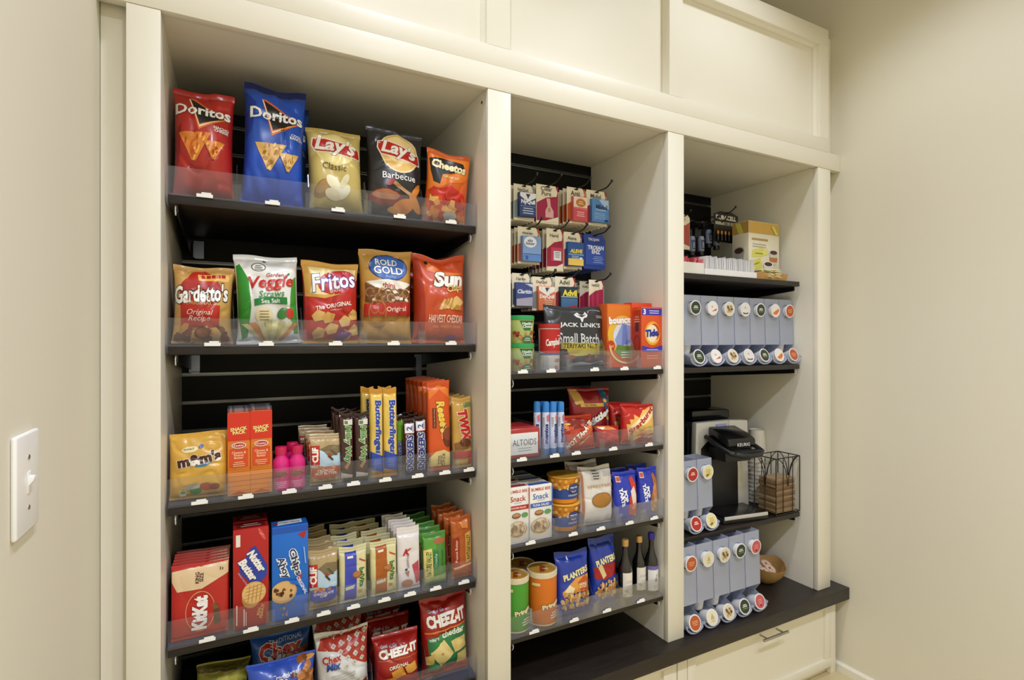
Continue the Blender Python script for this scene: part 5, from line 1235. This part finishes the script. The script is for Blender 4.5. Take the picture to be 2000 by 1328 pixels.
GS = 'sweetener supplies on the top coffee shelf'
x0, x1 = 1.383 * D, 1.523 * D
yb_ = .108 * D
carton('tea_box', 'cream box with yellow tea packets and coffee cups printed on it', 'box', x0, x1, yb_, .06 * D, zb3, WZ(430, x0, yb_), 'e2dac2',
    [R(0, .80, 1, 1, 'c9a24e'), R(.10, .685, .62, .72, 'a8905a'), LINES(.34, .62, .44, 2, .04, 'a8a08a', seed=2), P([(.12, .52), (.50, .58), (.46, .42), (.10, .40)], 'd4cf62'), P([(.42, .50), (.62, .56), (.62, .46), (.46, .44)], 'dcd878'), P([(.10, .32), (.36, .40), (.44, .26), (.16, .18)], 'd0ca5a'), P([(.3, .22), (.55, .24), (.5, .08), (.3, .1)], 'd8d46c'), R(.2, .46, .45, .475, '8a8434'), P([(.14, .28), (.34, .33), (.34, .31), (.14, .26)], '8a8434'),
     E(.80, .50, .15, .05, 'dcd9d2'), P([(.66, .50), (.94, .50), (.90, .30), (.70, .30)], 'c9c6be'), P([(.67, .42), (.93, .42), (.91, .34), (.69, .34)], 'b5743a'), E(.80, .505, .12, .035, '4a2c1c'), E(.62, .16, .26, .07, 'eceae4'), P([(.46, .30), (.78, .30), (.72, .14), (.52, .14)], 'd6d4d6'), E(.62, .30, .16, .05, 'eeece8'), E(.62, .30, .13, .036, '4a2f22'), P([(.72, .94), (.80, .96), (.94, .82), (.86, .80)], 'd4cf62')], GS, finish='matte',
    left=[R(0, .80, 1, 1, 'b58f42'), P([(.2, .98), (.5, .98), (.7, .8), (.4, .8)], 'cfc95e'), E(.42, .52, .34, .07, 'c4c2bc'), P([(.1, .52), (.76, .52), (.66, .30), (.22, .30)], 'b0aeaa'), E(.42, .52, .27, .05, '4a2f22'), LINES(.5, .18, .6, 3, .05, '9a9484')])
M_PAPER = [mat('packet_%d' % k, c, .7, var=.03, vscale=40) for k, c in enumerate(('eceae6', 'e0dfe0', 'd6d8de'))]
def packet_box(px0, px1, ytop, y, label, boxcol, mats, n, cat='packet box', seed=1, hb=.045):
    x0, x1 = WX(px0, y), WX(px1, y); dep = .055
    r = empty('packet_box', ((x0 + x1) / 2, y + dep / 2, zb3)); W = x1 - x0
    m = mat('card_%s' % boxcol, boxcol, .6, var=.03)
    b = MB(); t = .0012
    b.box(-W / 2, W / 2, -dep / 2, dep / 2, 0, t, m)
    b.box(-W / 2, W / 2, -dep / 2, -dep / 2 + t, t, hb, m); b.box(-W / 2, W / 2, dep / 2 - t, dep / 2, t, hb, m)
    b.box(-W / 2, -W / 2 + t, -dep / 2 + t, dep / 2 - t, t, hb, m); b.box(W / 2 - t, W / 2, -dep / 2 + t, dep / 2 - t, t, hb, m)
    b.build('open_box', r)
    tag(r, label, cat, GS)
    return r, W, dep
rs = random.Random(5)
def packets(r, W, dep, mats, lab, n, h0=.052, tilt=.12, kind='sweetener_packet', rows=1):
    """one mesh shared by all packets of the box; each packet its own thing"""
    pw, tk = (dep - .006) / rows - .002, .0022
    for k in range(n):
        for j in range(rows):
            key = (kind, round(pw, 4), mats[k % len(mats)].name)
            if key not in PK:
                b = MB(); m = mats[k % len(mats)]
                b.add([(-tk, -pw / 2, .003), (-tk, pw / 2, .003), (tk, pw / 2, .003), (tk, -pw / 2, .003), (-tk * .9, -pw / 2, h0 * .5), (-tk * .9, pw / 2, h0 * .5), (tk * .9, pw / 2, h0 * .5), (tk * .9, -pw / 2, h0 * .5), (-.0004, -pw / 2, h0), (-.0004, pw / 2, h0), (.0004, pw / 2, h0), (.0004, -pw / 2, h0)],
                      [(3, 2, 1, 0), (0, 1, 5, 4), (1, 2, 6, 5), (2, 3, 7, 6), (3, 0, 4, 7), (4, 5, 9, 8), (5, 6, 10, 9), (6, 7, 11, 10), (7, 4, 8, 11), (8, 9, 10, 11)], m)
                o = b.build(kind); PK[key] = o.data
            else:
                o = new_obj(kind, PK[key])
            x = -W / 2 + .006 + (W - .012) * (k + .5) / n
            o.location = r.location + Vector((x, -dep / 2 + .003 + pw / 2 + j * (pw + .002), .0012 + rs.uniform(0, .006)))
            o.rotation_euler = (rs.uniform(-.05, .05), rs.uniform(-tilt, tilt) * .5, rs.uniform(-.03, .03))
            tag(o, lab % ORD[k] if '%s' in lab else lab, 'sweetener packet', 'packets in ' + r['label'])
PK = {}
yp = Y3 + .006
r, W, dep = packet_box(1376, 1478, 0, yp, 'long white box of white sugar packets', 'e4e3e4', M_PAPER, 0, hb=.020)
packets(r, W, dep, M_PAPER, 'white sugar packet, %s from left in the long white box', 26, .058)
r, W, dep = packet_box(1326, 1375, 0, yp, 'white box of pink sweetener packets beside the stile', 'dcd8d0', M_PAPER, 0, hb=.036)
packets(r, W, dep, [mat('packet_pink', 'd8606c', .6, var=.04), mat('packet_pink2', 'e07a84', .6, var=.04)], 'pink sweetener packet, %s from left in the box beside the stile', 10, .050, .9)
# kraft tray with flared sides holding yellow packets
def flared(W, dep, hb, fl, m, t=.0015, tipr=0.0):
    b = MB()
    o = [(-W / 2, -dep / 2), (W / 2, -dep / 2), (W / 2, dep / 2), (-W / 2, dep / 2)]
    u = [(-W / 2 - fl, -dep / 2 - fl * .4), (W / 2 + fl + tipr, -dep / 2 - fl * .4), (W / 2 + fl + tipr, dep / 2 + fl * .4), (-W / 2 - fl, dep / 2 + fl * .4)]
    vs = [(x, y, 0) for x, y in o] + [(x, y, hb) for x, y in u] + [(x * .97, y * .96, t) for x, y in o] + [(x * .97, y * .96, hb) for x, y in u]
    fs = [(3, 2, 1, 0), (8, 9, 10, 11)]
    for i in range(4):
        j = (i + 1) % 4
        fs += [(i, j, 4 + j, 4 + i), (8 + j, 8 + i, 12 + i, 12 + j), (4 + i, 4 + j, 12 + j, 12 + i)]
    b.add(vs, fs, m)
    return b
M_KRAFT = mat('kraft_board', 'b58c52', .7, var=.10, vscale=40, bump=.05)
x0, x1 = WX(1480, yp), WX(1538, yp)
r = empty('kraft_tray', ((x0 + x1) / 2, yp + .03, zb3))
flared(x1 - x0, .05, .024, .007, M_KRAFT).build('folded_board', r)
tag(r, 'kraft board tray of pale yellow packets beside the white packets', 'tray', GS)
PKY = [mat('packet_yellow', 'e9e2b0', .6, var=.05), mat('packet_cream', 'efe9d2', .6, var=.04)]
for k in range(20):
    o = new_obj('sweetener_packet', PK.get('y') or MB().box(-.016, .016, -.022, .022, -.0014, .0014, PKY[0]).build('tmp').data)
    if 'y' not in PK:
        PK['y'] = o.data; bpy.data.objects.remove(bpy.data.objects['tmp'])
    o.location = (r.location.x + (k % 4 - 1.5) * .021, r.location.y + (-.008 if k % 2 else .008), zb3 + .007 + .0066 * (k // 4) + .003 * (k % 2))
    o.rotation_euler = (rs.uniform(-.08, .08), rs.uniform(-.10, .10), rs.uniform(-.5, .5))
    tag(o, 'pale yellow sweetener packet heaped in the kraft tray', 'sweetener packet', 'yellow packets in the kraft tray')

# ------------------------------------------------------------------ coffee pods and dispensers
M_DISP = clear_mat('frosted_dispenser', 'eef2fc', .47, .3, .25, 'e2e8fa', .35)
M_DISP2 = clear_mat('frosted_tray', 'eef2fc', .62, .3, .25, 'dde5f8', .3)
M_POD = mat('pod_white', 'e6e4e2', .4, var=.02)
LIDS = {'green': [E(.5, .5, .42, .42, '2c3a2a'), LINES(.5, .60, .45, 2, .10, 'd8dccc', .6), R(.25, .36, .75, .40, '8a9a6a')],
        'white': [E(.5, .5, .42, .42, 'e8e4e0'), LINES(.42, .64, .2, 2, .07, '6a5a54'), P([(.35, .28), (.8, .34), (.85, .5), (.6, .4)], 'd0582a')],
        'tan': [E(.5, .5, .42, .42, 'd9cfb4'), BITS(.3, .3, .7, .7, 10, .1, ['8a6a3c', 'b8985c', '6a4a2a'], 3, 6)],
        'plain': [E(.5, .5, .42, .42, 'dedad6'), LINES(.45, .66, .2, 2, .07, '5a4a4a'), P([(.2, .3), (.5, .24), (.8, .3), (.7, .18), (.3, .18)], '5a2a2a')],
        'orange': [E(.5, .5, .42, .42, 'e8e2da'), P([(.2, .34), (.8, .66), (.86, .45), (.6, .2), (.3, .2)], 'd9762c')],
        'rust': [E(.5, .5, .42, .42, 'b8562a'), LINES(.5, .6, .5, 3, .1, 'e8b88a', seed=2)],
        'red': [E(.5, .5, .42, .42, 'b52a22'), LINES(.5, .60, .4, 2, .11, 'f0dcd4', .6)],
        'yellow': [E(.5, .5, .42, .42, 'e6d89a'), LINES(.5, .66, .5, 4, .1, 'a8924a', seed=3), E(.42, .3, .16, .08, '8a6a2a', 20)],
        'cream': [E(.5, .5, .42, .42, 'e4dcc0'), P([(.5, .75), (.68, .4), (.32, .4)], 'b8b08a'), LINES(.5, .34, .4, 2, .08, 'a89a6a')],
        'pink': [E(.5, .5, .42, .42, 'c8565a'), LINES(.5, .62, .5, 3, .11, 'e8a4a0', seed=4), E(.5, .26, .08, .06, '6a2a3a')]}
PROTO = {}
WORD = {'green': 'dark green', 'white': 'white and orange', 'tan': 'tan patterned', 'plain': 'plain white', 'orange': 'orange striped', 'rust': 'rust brown', 'red': 'red', 'yellow': 'pale yellow', 'cream': 'cream', 'pink': 'pink'}
def pod(kind, loc, tilt, label, grp, rz=0, sc=1.0):
    """coffee pod; its lid faces -y"""
    if kind not in PROTO:
        r = empty('coffee_pod')
        b = MB().lathe([(0, -.040), (.0165, -.040), (.0175, -.038), (.0215, -.004), (.0215, 0)], M_POD, 28, axis='y', cap0=False, cap1=False).build('cup', r)
        l = MB().lathe([(.0215, -.001), (.0245, -.001), (.0250, 0), (.0245, .0012), (0, .0012)], M_POD, 28, axis='y', cap0=False, cap1=False).build('foil_lid', r)
        print_on(flat(.05, .05, (-.025, -.0012, -.025), (1, 0, 0), (0, 0, 1), (0, -1, 0)), LIDS[kind], l, 'gloss', .0003, ('lid_print', 'lettering'))
        PROTO[kind] = r
    else:
        r = copy_tree(PROTO[kind])
    r.location = loc; r.rotation_euler = (tilt, 0, rz); r.scale = (sc, sc, sc)
    tag(r, label, 'coffee pod', grp)
    return r
def dispenser(x0, x1, yf, zb, zt, label):
    """pod dispenser column: hopper with front wall over an open scoop tray"""
    W = x1 - x0; Hh = zt - zb; dep = .105
    r = empty('pod_dispenser', ((x0 + x1) / 2, yf, zb)); t = .0016; w2 = W / 2 - .0006
    h = MB()
    for s in (-1, 1):
        x = s * (w2 - t / 2)
        h.prism([(.028, Hh * .30), (.034, Hh), (dep, Hh), (dep, .004), (.075, .004), (.060, Hh * .12)], x - t / 2, x + t / 2, M_DISP, 'yz')
    h.box(-w2 + t, w2 - t, dep - t, dep, .004, Hh, M_DISP)
    h.build('hopper', r)
    # front wall with a round hole that holds the display pod
    f = MB(); nn = 32; hz = Hh * .82; rh = .0225; z0_, z1_ = Hh * .30, Hh
    def wy_(zz): return .028 + .006 * (zz - z0_) / (z1_ - z0_)
    vs = []
    for bk in (0, t):
        for k in range(nn):
            a = 2 * PI * k / nn; cx_, cz_ = rh * math.cos(a), hz + rh * math.sin(a)
            vs.append((cx_, wy_(cz_) + bk, cz_))
        for k in range(nn):
            a = 2 * PI * k / nn; q = 1 / max(abs(math.cos(a)), abs(math.sin(a)))
            ox_ = math.cos(a) * q * w2; oz_ = math.sin(a) * q
            oz_ = hz + (oz_ * (z1_ - hz) if oz_ > 0 else oz_ * (hz - z0_))
            vs.append((ox_, wy_(oz_) + bk, oz_))
    fs = []
    for k in range(nn):
        j = (k + 1) % nn
        fs += [(k, j, nn + j, nn + k), (2 * nn + j, 2 * nn + k, 3 * nn + k, 3 * nn + j), (k, 2 * nn + k, 2 * nn + j, j), (nn + j, 3 * nn + j, 3 * nn + k, nn + k)]
    f.add(vs, fs, M_DISP)
    f.build('front_wall', r)
    # scoop: U section whose rim runs forward round the pod
    n = 14; rim = []
    for k in range(n + 1):
        a = PI * k / n
        rim.append((-math.cos(a) * w2 * .96, math.sin(a)))
    g = MB()
    pts_o, pts_i = [], []
    path = []
    for k in range(n + 1):
        a = PI + PI * k / n
        x = math.cos(a) * w2 * .97
        zz = .030 + math.sin(a) * .026
        path.append((x, max(zz, .004)))
    vs, fs = [], []
    ys = [.0, .030, .075]
    up = [.0, .012, .030]
    for yy_, u_ in zip(ys, up):
        for (x, zz) in path:
            vs.append((x, yy_, zz + (u_ if zz > .025 else 0)))
        for (x, zz) in path:
            vs.append((x * .93, yy_ + (.0015 if yy_ == 0 else 0), zz + .002 + (u_ if zz > .025 else 0)))
    m_ = n + 1
    for s in range(2):
        for k in range(n):
            a = s * 2 * m_ + k; b = a + 2 * m_
            fs.append((a, a + 1, b + 1, b)); a2, b2 = a + m_, b + m_
            fs.append((a2 + 1, a2, b2, b2 + 1))
    for k in range(n):
        fs.append((k, k + m_, k + 1 + m_, k + 1))
    g.add(vs, fs, M_DISP2, True)
    g.build('scoop_tray', r)
    g2 = MB(); g2.tube([(x, .0, zz) for x, zz in path], .0026, M_DISP2, 6); g2.build('tray_rim', r)
    tag(r, label, 'pod dispenser', 'frosted pod dispensers')
    return r
def bank(cx, yf, zb, zt, kinds, where, dispname):
    """row of dispensers; cx are column centres"""
    n = len(cx)
    for i, (x, k) in enumerate(zip(cx, kinds)):
        if n > 1:
            hw = min(abs(x - o) for o in cx if o != x) / 2
        dispenser(x - hw, x + hw, yf, zb, zt, 'frosted pod dispenser, %s of %s' % (ORD[i] + ' from left', dispname))
        Hh = zt - zb
        g = 'coffee pods in ' + where
        pod(k, (x + .001, yf + .018, zb + Hh * .82), .0, '%s lidded coffee pod on the %s dispenser front of %s' % (WORD[k], ORD[i], dispname), g)
        pod(k, (x, yf + .002, zb + .0345), -.30, '%s lidded coffee pod in the %s dispenser scoop of %s' % (WORD[k], ORD[i], dispname), g)
        rr = random.Random(i + n)
        for j in range(2):
            pod('white' if k != 'yellow' else k, (x + rr.uniform(-.004, .004), yf + .064, zb + .075 + .053 * j), PI / 2 * rr.choice([-1, 1]) * .98, '%s pod seen through the %s dispenser wall of %s' % ('lower' if j == 0 else 'upper', ORD[i], dispname), g, sc=.95)
yf = Y3 + .004
zq = H + Z3[1] * D
cx = [WX(p, yf + .03) for p in (1352, 1387, 1417, 1447, 1478, 1509, 1540)]
st = (cx[-1] - cx[0]) / 6
cx = [cx[-1] - .011 - st * .975 * (6 - k) for k in range(7)]
bank(cx, yf, zq, WZ(581, cx[3], yf + .03), ['green', 'white', 'tan', 'plain', 'green', 'orange', 'rust'], 'the second coffee shelf', 'the seven')
zr = H + Z3[2] * D
cx2 = [WX(1347, yf + .03), WX(1377, yf + .03)]
bank(cx2, yf, zr, WZ(896, cx2[1], yf + .03), ['red', 'yellow'], 'front of the coffee maker', 'the pair by the maker')
yc_ = -.004
cx3 = [WX(p, yc_ + .03) for p in (1344, 1376, 1410, 1439, 1470)]
st = (cx3[-1] - cx3[0]) / 4
cx3 = [cx3[0] + st * k for k in range(5)]
bank(cx3, yc_, ZC, WZ(1046, cx3[3], yc_ + .03), ['rust', 'cream', 'tan', 'green', 'pink'], 'the worktop row', 'the worktop five')

# ------------------------------------------------------------------ coffee maker
M_SIL = mat('maker_silver', 'cbc8c0', .35, metal=.25, var=.04, vscale=6)
M_BLK2 = mat('maker_black', '0e0e10', .22, var=.04, spec=.6)
M_BLK3 = mat('maker_matte', '1c1c1e', .45, var=.05)
km = empty('coffee_maker', (1.315 * D, .062 * D, zr), math.radians(-8))
tag(km, 'silver and black single cup coffee maker with brew lever', 'coffee maker')
# local frame: x across (+-0.12), y back (0..0.32), z up
b = MB(); b.prism([(-.098, 0), (.098, 0), (.098, .018), (-.098, .018)], 0, .13, M_BLK3); b.build('base', km, .003)
b = MB(); b.box(-.094, .094, .001, .118, .018, .025, M_BLK2); b.build('drip_grid', km, .001)
b = MB(); b.box(-.095, .095, -.004, .001, .014, .026, M_SIL); b.build('tray_edge', km, .001)
# silver face: flared frame with a black recess for the mug
HK = .340
b = MB()
def face(poly, y0, y1, m): b.prism(poly, y0, y1, m)
face([(.070, .0), (.125, .0), (.122, .12), (.118, HK - .004), (.030, HK), (.030, HK - .10), (.060, HK - .13), (.072, .16)], .118, .145, M_SIL)
b.build('silver_face', km, .004)
b = MB(); b.prism([(-.125, .10), (-.098, .10), (-.095, HK - .10), (-.05, HK - .06), (.030, HK - .06), (.030, HK), (-.118, HK - .004)], .118, .145, M_SIL); b.build('silver_face', km, .004)
b = MB(); b.box(-.112, .112, .146, .30, 0, HK - .012, M_BLK3); b.build('body', km, .008)
b = MB(); b.box(-.122, -.113, .16, .24, .02, HK - .03, M_BLK2); b.build('side_panel', km, .002)
b = MB(); b.prism([(-.070, .018), (.072, .018), (.068, .20), (-.070, .20)], .115, .130, M_BLK3); b.build('mug_recess', km, .003)
b = MB(); b.box(-.08, .10, .19, .30, HK - .010, HK + .030, M_BLK2); b.build('reservoir_lid', km, .010)
# brew head and lever
b = MB(); b.prism([(-.062, .205), (.052, .205), (.058, .25), (-.066, .25)], .03, .118, M_BLK3); b.build('pod_holder', km, .006)
b = MB(); b.prism([(.118, .250), (.025, .250), (.010, .262), (.012, .288), (.04, .302), (.118, .322)], -.066, .056, M_BLK2, 'yz'); hd = b.build('brew_head', km, .008)
print_on(flat(.10, .04, (-.055, .0095, .255), (1, 0, 0), (0, 0, 1), (0, -1, 0)), [T('KEURIG', .52, .38, .55, 'e8e8e6', b=.005)], hd, 'gloss', .0012)
b = MB(); b.tube([(-.078, .115, .285), (-.080, .05, .262), (-.072, -.006, .246), (-.04, -.026, .240), (.0, -.032, .239), (.04, -.026, .240), (.066, -.006, .246), (.072, .05, .262), (.070, .115, .285)], .0085, M_BLK3, 10); b.build('lever', km)
b = MB(); b.box(-.066, .058, -.022, .012, .244, .252, M_BLK3); b.build('lever_pad', km, .003)
b = MB(); b.box(-.030, .016, .1150, .1178, HK - .040, HK - .012, mat('screen_blue', '8f98c8', .2)); b.build('display', km, .001)

# paper cup stack behind the wire basket
M_CUP = mat('paper_cup', 'd6d0c2', .6, var=.03)
yk2 = .185 * D; xk2 = WX(1478, yk2)
HT = WZ(838, xk2, yk2) - zr
for k in range(13):
    r = empty('paper_cup', (xk2, yk2, zr + .0006 + .0955 + k * (HT - .097) / 12), 0, PI)
    if k == 0:
        PC = MB().lathe([(.0, .0035), (.0262, .0035), (.027, 0), (.0345, .092), (.0358, .0925), (.0358, .0955), (.0339, .0955), (.0265, .0062), (0, .0062)], M_CUP, 28, cap0=False, cap1=False).build('cup_wall', r).data
    else:
        new_obj('cup_wall', PC, r)
    tag(r, 'white paper cup, %s in the stack' % ('lowest' if k == 0 else 'topmost' if k == 12 else ORD[k] + ' from the bottom' if k < 10 else ('eleventh from the bottom', 'twelfth from the bottom')[k - 10]), 'paper cup', 'stacked white paper cups')
    if k == 12:
        print_on(round_surf(.027, .0345, .092), [R(0, .44, 1, .48, '8a8278'), [R(.3 + .07 * k, .34, .35 + .07 * k, .38, '6a6258') for k in range(6)]], r.children[0], 'matte', .0006)

# wire basket of brown napkins
M_WIRE = mat('wire_black', '14110f', .4, var=.05)
bx0, bx1, by0, by1 = 1.432 * D, 1.5415 * D, .052 * D, .126 * D
zbt = WZ(897, bx0, by0) - zr
r = empty('wire_basket', ((bx0 + bx1) / 2, (by0 + by1) / 2, zr)); wx, wy = (bx1 - bx0) / 2, (by1 - by0) / 2
def wire(name, pts, rad=.0016):
    MB().tube(pts, rad, M_WIRE, 6).build(name, r)
for zz in (.0022, zbt):
    for sx, sy, ex, ey in ((-1, -1, 1, -1), (1, -1, 1, 1), (1, 1, -1, 1), (-1, 1, -1, -1)):
        wire('rim_wire', [(sx * wx, sy * wy, zz), (ex * wx, ey * wy, zz)], .002)
for sx in (-1, 1):
    for sy in (-1, 1):
        wire('corner_wire', [(sx * wx, sy * wy, .0022), (sx * wx, sy * wy, zbt)], .002)
for sy in (-1, 1):
    for t in (-.4, .4):
        wire('upright_wire', [(t * wx, sy * wy, .0022), (t * wx, sy * wy, zbt)])
    for s in (-1, 1):
        wire('curved_wire', [(s * wx * (1 - .96 * math.sin(a)), sy * wy, zbt - zbt * .50 * (1 - math.cos(a))) for a in [PI / 2 * k / 7 for k in range(8)]])
for sx in (-1, 1):
    wire('upright_wire', [(sx * wx, 0, .0022), (sx * wx, 0, zbt)])
    for s in (-1, 1):
        wire('curved_wire', [(sx * wx, s * wy * (1 - .96 * math.sin(a)), zbt - zbt * .50 * (1 - math.cos(a))) for a in [PI / 2 * k / 7 for k in range(8)]])
for t in (-.5, 0, .5):
    wire('floor_wire', [(t * wx, -wy, .0022), (t * wx, wy, .0022)])
tag(r, 'black wire basket with curved wires on the coffee maker shelf', 'wire basket')
M_NAP = [mat('napkin_%d' % k, c, .8, var=.08, vscale=30) for k, c in enumerate(('8a7050', '9f8460', '735a3c'))]
nz = .0050; nh = (zbt * .60) / 17
ND = []
for k in range(17):
    if k < 3:
        mb = MB(); m = M_NAP[k]
        W, dp_ = wx * 1.62, wy * 1.62
        mb.box(-W / 2, W / 2, -dp_ / 2, dp_ / 2, 0, nh * .42, m); mb.box(-W / 2, W / 2 - .003, -dp_ / 2 + .001, dp_ / 2 - .002, nh * .46, nh * .9, m)
        mb.box(-W / 2, -W / 2 + .0012, -dp_ / 2 + .001, dp_ / 2 - .002, nh * .42, nh * .46, m)
        o = mb.build('paper_napkin', None, .0004, 1); ND.append(o.data)
    else:
        o = new_obj('paper_napkin', ND[k % 3])
    o.location = (r.location.x + rs.uniform(-.004, .004), r.location.y + rs.uniform(-.002, .002), zr + nz + nh * k)
    o.rotation_euler = (0, 0, rs.uniform(-.05, .05))
    tag(o, 'folded brown paper napkin, %s from the bottom in the wire basket' % ORD[k], 'napkin', 'brown napkins in the wire basket')

# kraft paper boat with creamer pods on the worktop
yk3 = .125 * D; xk3 = 1.470 * D
r = empty('kraft_boat', (xk3, yk3, ZC))
mb = MB(); n = 28; A = .070; Bq = .085; vs = []
lev = ((.40, .0), (.62, .012), (.86, .034), (1.0, .062))
for inn in (0, 1):
    for s, zz in (lev if not inn else lev[::-1]):
        for k in range(n):
            a = 2 * PI * k / n
            tip = abs(math.cos(a)) ** 5
            sc = s * (.985 if inn else 1)
            vs.append((A * sc * math.cos(a) * (1 + .16 * tip * s), Bq * sc * math.sin(a), zz + (.0022 if inn and zz < .05 else 0) + .014 * tip * s * s))
fs = []
for j in range(7):
    for k in range(n):
        fs.append((j * n + k, j * n + (k + 1) % n, (j + 1) * n + (k + 1) % n, (j + 1) * n + k))
fs.append(tuple(range(n))[::-1]); fs.append(tuple(7 * n + k for k in range(n)))
mb.add(vs, fs, M_KRAFT, True)
mb.build('folded_paper', r)
tag(r, 'brown kraft paper boat with creamer cups on the dark worktop', 'tray')
M_CRM = mat('creamer_white', 'efe9dc', .35, var=.03)
for i, (dx, dy, dz, lb) in enumerate(((-.024, -.026, .048, 'white creamer cup at the left in the kraft boat'), (.012, -.022, .050, 'white creamer cup in the middle of the kraft boat'), (.036, .012, .050, 'white creamer cup at the right in the kraft boat'), (-.002, .026, .050, 'white creamer cup at the back of the kraft boat'))):
    c = empty('creamer_cup', (xk3 + dx, yk3 + dy, ZC + dz), 0, .5)
    MB().lathe([(0, -.018), (.012, -.018), (.0185, -.002), (.0185, 0)], M_CRM, 20, cap0=False, cap1=False).build('cup', c)
    l = MB().lathe([(.0185, -.0005), (.021, 0), (.021, .0008), (0, .0010)], M_CRM, 20, cap0=False, cap1=False).build('peel_lid', c)
    print_on(flat(.042, .042, (-.021, -.021, .0010), (1, 0, 0), (0, 1, 0), (0, 0, 1)), [E(.5, .5, .40, .40, 'f0dcc0'), RING(.5, .5, .46, .46, .1, 'd8785a'), E(.46, .55, .16, .12, 'c8643c', 30, 10), LINES(.52, .36, .3, 2, .07, 'b8502c')], l, 'gloss', .0002, ('lid_print', 'lettering'))
    tag(c, lb, 'creamer cup', 'creamer cups in the kraft boat')
